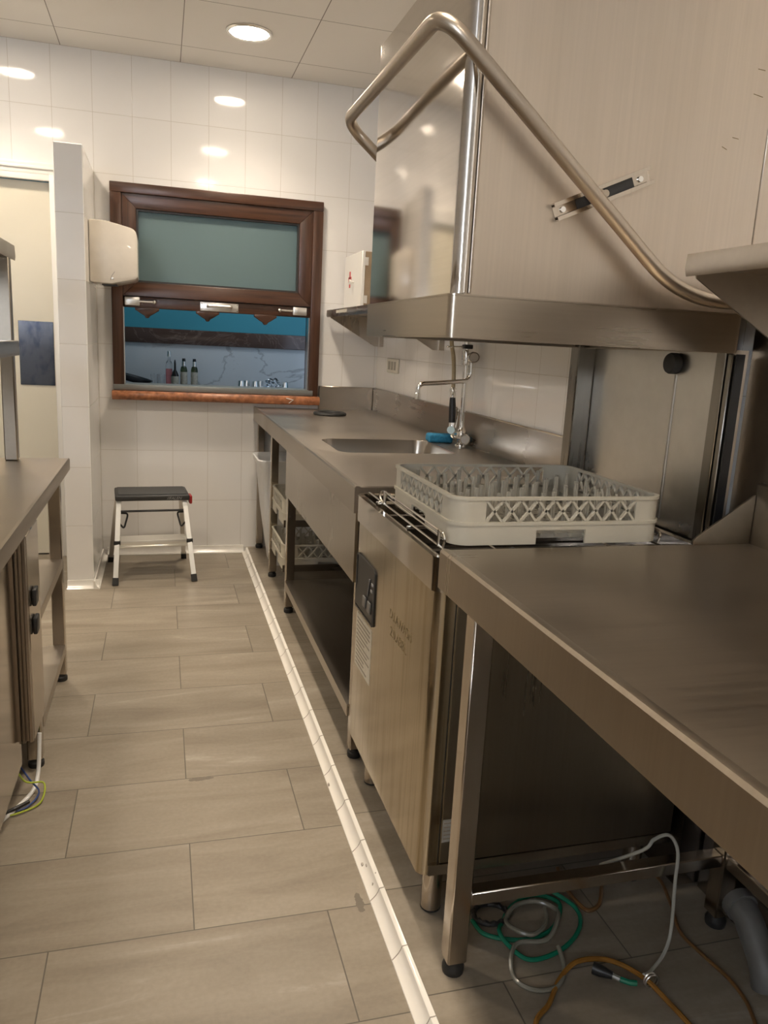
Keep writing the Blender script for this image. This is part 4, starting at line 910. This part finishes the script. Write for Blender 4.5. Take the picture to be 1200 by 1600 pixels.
for y in (1.206, -.55):
    for x in (.526, 1.140):
        lg = MB().box(x, x+.040, y, y+.040, PZ+.028, TZ-.0735 if x < .6 else TZ-.005, .003, 1).build('leg', S_LEG, wt)
        MB().lathe([(0, 0), (.021, 0), (.022, .004), (.022, .014), (.018, .020), (.018, .030), (0, .030)], (x+.02, y+.02, PZ+.0003), 16).build('adjustable_foot', RUBBER, lg)
    MB().box(.5665, 1.1395, y+.005, y+.035, .182, .210, .002, 1).build('end_stretcher', S_LEG, wt)
MB().box(1.146, 1.174, -.5095, 1.2055, .182, .210, .002, 1).build('long_stretcher', S_LEG, wt)

MB().box(1.196, 1.200, -.5, 1.335, .035, TZ-.03).build('back_panel', S_DARK, wt)  # dark steel sheet, also standing in for the shade on the wall
tag(MB().prism([(-.62, .9928), (1.342, .9928), (1.342, .842), (1.425, .842), (1.425, 1.36), (-.62, 1.36)], 'x', 1.2085, XR-.0006).build('wall_panel', S_DIM2, loc=(1.212, .4, .9925)), 'plain satin steel panel on the right wall between near table and near shelf', 'wall panel')
# ---- hoses and pipe under the near table
def hose(name, label, pts, r, mat, closed=False, extra=None, n=8):
    m = MB(); m.tube(smooth_path(pts, n, closed), r, 8, closed)
    c = Vector((sum(p[0] for p in pts)/len(pts), sum(p[1] for p in pts)/len(pts), PZ))
    return tag(m.build(name, mat, loc=c), label, 'hose')
zf0 = PZ+.0052
def fl(pts, dz=0): return [(x, y, zf0+dz) for x, y in pts]
g = [(.633, 1.34, zf0), (.644, 1.297, zf0), (.700, 1.268, zf0), (.759, 1.268, zf0), (.806, 1.292, zf0), (.845, 1.35, zf0), (.80, 1.386, zf0), (.735, 1.362, zf0), (.698, 1.325, zf0), (.672, 1.287, zf0+.010), (.675, 1.247, zf0+.010), (.703, 1.214, zf0), (.757, 1.214, zf0), (.816, 1.240, zf0), (.862, 1.284, zf0), (.874, 1.332, zf0), (.842, 1.376, zf0+.010)]
hose('coiled_hose', 'green hose coiled on the floor behind the near table leg', g, .0048, TUBE_G)
c2 = [(.80, 1.33, zf0+.011), (.782, 1.29, zf0+.011), (.731, 1.252, zf0+.021), (.698, 1.275, zf0+.022), (.70, 1.316, zf0+.011), (.739, 1.351, zf0+.011), (.788, 1.354, zf0+.011), (.820, 1.325, zf0+.011), (.806, 1.285, zf0+.021), (.760, 1.244, zf0+.011), (.700, 1.248, zf0+.011), (.672, 1.225, zf0+.011), (.657, 1.190, zf0), (.662, 1.158, zf0), (.690, 1.137, zf0), (.730, 1.139, zf0), (.764, 1.175, zf0), (.775, 1.222, zf0+.010)]
hose('coiled_hose', 'clear hose looped over the green coil on the floor', c2, .0048, TUBE_C)
am = [(.640, .98, zf0), (.648, 1.066, zf0), (.693, 1.103, zf0), (.742, 1.153, zf0), (.793, 1.180, zf0+.006), (.847, 1.174, zf0+.008), (.883, 1.151, zf0+.006), (.907, 1.110, zf0+.006), (.921, 1.066, zf0), (.930, 1.0, zf0), (.935, .93, zf0)]
hose('drain_hose', 'amber hose arching across the floor in the bottom foreground', am, .0050, TUBE_A)
ho_ = hose('supply_hose', 'milky white hose rising in a loop from floor clip to the stretcher', [(.905, 1.115, zf0+.012), (.93, 1.125, zf0+.010), (.975, 1.150, zf0+.02), (1.00, 1.17, .09), (1.01, 1.19, .18), (1.01, 1.195, .25), (.985, 1.197, .290), (.95, 1.197, .285), (.93, 1.20, .262), (.905, 1.30, .16)], .0036, TUBE_W)
hose('supply_hose', 'thin brown hose running along the floor to the bottom right corner', [(1.06, 1.42, zf0), (1.12, 1.384, zf0), (1.095, 1.294, zf0), (1.062, 1.214, zf0), (1.067, 1.149, zf0), (1.078, 1.079, zf0), (1.071, 1.02, zf0), (1.04, .95, zf0)], .0040, TUBE_B)
hose('supply_hose', 'tan hose curving out from under the stretcher to the green coil', [(1.01, 1.44, zf0), (.968, 1.376, zf0), (.935, 1.33, zf0), (.905, 1.315, zf0), (.89, 1.33, zf0), (.885, 1.40, zf0), (.90, 1.46, zf0)], .0048, TUBE_B)
cn = thing('hose_connector', 'black plug connector with green and red ends lying by the amber hose', 'connector', (.84, 1.135, PZ))
MB().tube([(.818, 1.158, PZ+.013), (.828, 1.148, PZ+.013), (.846, 1.131, PZ+.013)], .012, 10, radii=[.012, .012, .007]).build('plug', BLACK, cn)
MB().tube([(.846, 1.131, PZ+.013), (.856, 1.121, PZ+.012)], .0055, 8).build('clear_end', TUBE_C, cn)
MB().tube([(.856, 1.121, PZ+.012), (.872, 1.110, PZ+.011), (.884, 1.106, PZ+.011)], .0055, 8).build('green_sleeve', TUBE_G, cn)
mb = MB(); mb.tube([(.912+.014*math.cos(2*PI*k/16), 1.104, PZ+.016+.0145*math.sin(2*PI*k/16)) for k in range(16)], .0016, 6, closed=True)
mb.tube([(.912+.014*math.cos(2*PI*k/16), 1.098, PZ+.016+.0145*math.sin(2*PI*k/16)) for k in range(16)], .0016, 6, closed=True)
tag(mb.build('hose_clip', ALU, loc=(.912, 1.1, PZ)), 'small metal hose clip holding the amber hose on the floor', 'clip')
mb = MB(); R0 = [( .677+.038*math.cos(2*PI*k/26), 1.345+.030*math.sin(2*PI*k/26), PZ+.009+.002*(k % 2)) for k in range(26)]
mb.tube(R0, .006, 8, closed=True, radii=[.0065 if k % 2 else .005 for k in range(26)])
tag(mb.build('corrugated_hose', BLACK, loc=(.677, 1.345, PZ)), 'black corrugated hose ring behind the near table leg', 'hose')
pp_ = thing('drain_pipe', 'grey plastic drain pipe elbow on the floor under the near table at right', 'pipe', (1.17, 1.1, PZ))
MB().tube(fillet([(1.150, 1.165, .135), (1.146, 1.13, .13), (1.140, 1.06, .07), (1.138, 1.045, PZ+.001)], .05, 8), .029, 18).build('pipe', GREYP, pp_)
MB().tube([(1.1500, 1.166, .1348), (1.1478, 1.145, .1325)], .034, 18).build('collar', GREYP, pp_)

# ================================================================= LEFT WORK TABLE
lt = thing('work_table', 'stainless steel work table at left with open shelves and overshelf posts', 'table', (-.6, 2.2, 0))
LZ, LX, LY0, LY1 = .790, -.312, .2, 2.905
mb = MB(); mb.box(-1.0, LX-.012, LY0, LY1, LZ-.004, LZ); mb.prism([(LX-.012, LZ), (LX-.003, LZ+.0015), (LX, LZ-.003), (LX, LZ-.038), (LX-.010, LZ-.038), (LX-.012, LZ-.006)], 'y', LY0, LY1); mb.box(-1.0, LX-.001, LY1-.01, LY1, LZ-.038, LZ-.0005)
mb.build('tabletop', S_TOP, lt)
for y in (2.800, 2.208):
    for x in (-.376, -.98):
        lg = MB().box(x, x+.040, y, y+.040, .026, LZ-.0045, .003, 1).build('leg', S_LEG, lt)
        MB().lathe([(0, 0), (.021, 0), (.022, .004), (.022, .014), (.018, .018), (.018, .028), (0, .028)], (x+.02, y+.02, .0003), 16).build('adjustable_foot', RUBBER, lg)
for z in (.455, .140):
    mb = MB(); mb.box(-.98, -.335, 2.2485, 2.7995, z-.004, z); mb.box(-.3395, -.335, 2.2485, 2.7995, z-.032, z-.0045); mb.build('shelf_board', S_SINKTOP, lt)
# overshelf
for x in (-.508,):
    for y in (2.86, .6):
        MB().box(x, x+.040, y-.02, y+.02, LZ+.0005, 1.47, .003, 1).build('post', S_DIM, lt)
for z in (1.150, 1.446):
    mb = MB(); mb.box(-.80, -.452, .4, 2.835, z, z+.004); mb.prism([(-.460, z), (-.448, z-.010), (-.446, z+.004), (-.448, z+.036), (-.452, z+.038), (-.456, z+.006)], 'y', .4, 2.835); mb.box(-.80, -.449, 2.831, 2.835, z, z+.036); mb.build('overshelf', S_H, lt)
# ---- undercounter cabinet
uc = thing('undercounter_cabinet', 'polished steel cabinet with black latches under the left work table', 'cabinet', (-.6, 1.4, 0))
MB().box(-.95, -.367, .45, 2.19, .165, .735, .002, 1).build('body', S_V, uc)
MB().box(-.3665, -.345, .47, 1.955, .160, .735).build('front_panel', S_POL, uc)
dd = MB().box(-.3665, -.320, 2.001, 2.184, .195, .738, .003, 1).build('door', S_LEG, uc)
MB().prism([(-.3655, 2.0005), (-.3655, 1.985), (-.356, 1.978), (-.352, 1.985), (-.346, 1.985), (-.344, 1.970), (-.338, 1.970), (-.336, 1.982), (-.330, 1.982), (-.327, 1.974), (-.321, 1.977), (-.321, 2.0005)], 'z', .205, .735).build('gasket_profile', steel('steel_brown_profile', (.30, .25, .20), .3, (20, 20, 2), rvar=.04), dd)
for z in (.565, .49): MB().box(-.3195, -.3085, 2.040, 2.085, z-.022, z+.022, .004, 2).build('latch', BLACK, dd)
MB().box(-.3665, -.330, 2.1845, 2.190, .195, .735).build('edge_gap_dark', BLACK, uc)  # black strip standing in for the dark gap at the door edge
for x in (-.42, -.9):
    for y in (.52, 2.12): MB().lathe([(0, 0), (.02, 0), (.02, .163), (0, .163)], (x, y, .0005), 14).build('foot', RUBBER, uc)
def cable(label, pts, r, m): return tag((lambda q: (q.tube(smooth_path(pts, 8), r, 8), q.build('power_cable', m, loc=(pts[0][0], pts[0][1], 0)))[1])(MB()), label, 'cable', 'cables under the left cabinet')
cable('thick white cable curving on the floor under the left cabinet', [(-.335, 2.17, .13), (-.338, 2.14, .03), (-.345, 2.08, .006), (-.375, 2.0, .006), (-.40, 1.95, .006), (-.42, 1.90, .006)], .0055, WHITE_P)
cable('yellow green earth wire bowed out from under the left cabinet', [(-.40, 2.10, .10), (-.36, 2.06, .05), (-.315, 2.075, .03), (-.318, 2.02, .006), (-.365, 1.98, .006), (-.41, 1.97, .006)], .0025, YG)
cable('thin blue wire beside the earth wire under the left cabinet', [(-.39, 2.12, .08), (-.35, 2.08, .04), (-.325, 2.055, .015), (-.35, 2.005, .005), (-.40, 1.985, .005)], .0025, BLUE)
cable('short black cable end crossing the white cable under the left cabinet', [(-.345, 2.02, .012), (-.38, 1.985, .014), (-.43, 1.955, .006)], .005, BLACK)
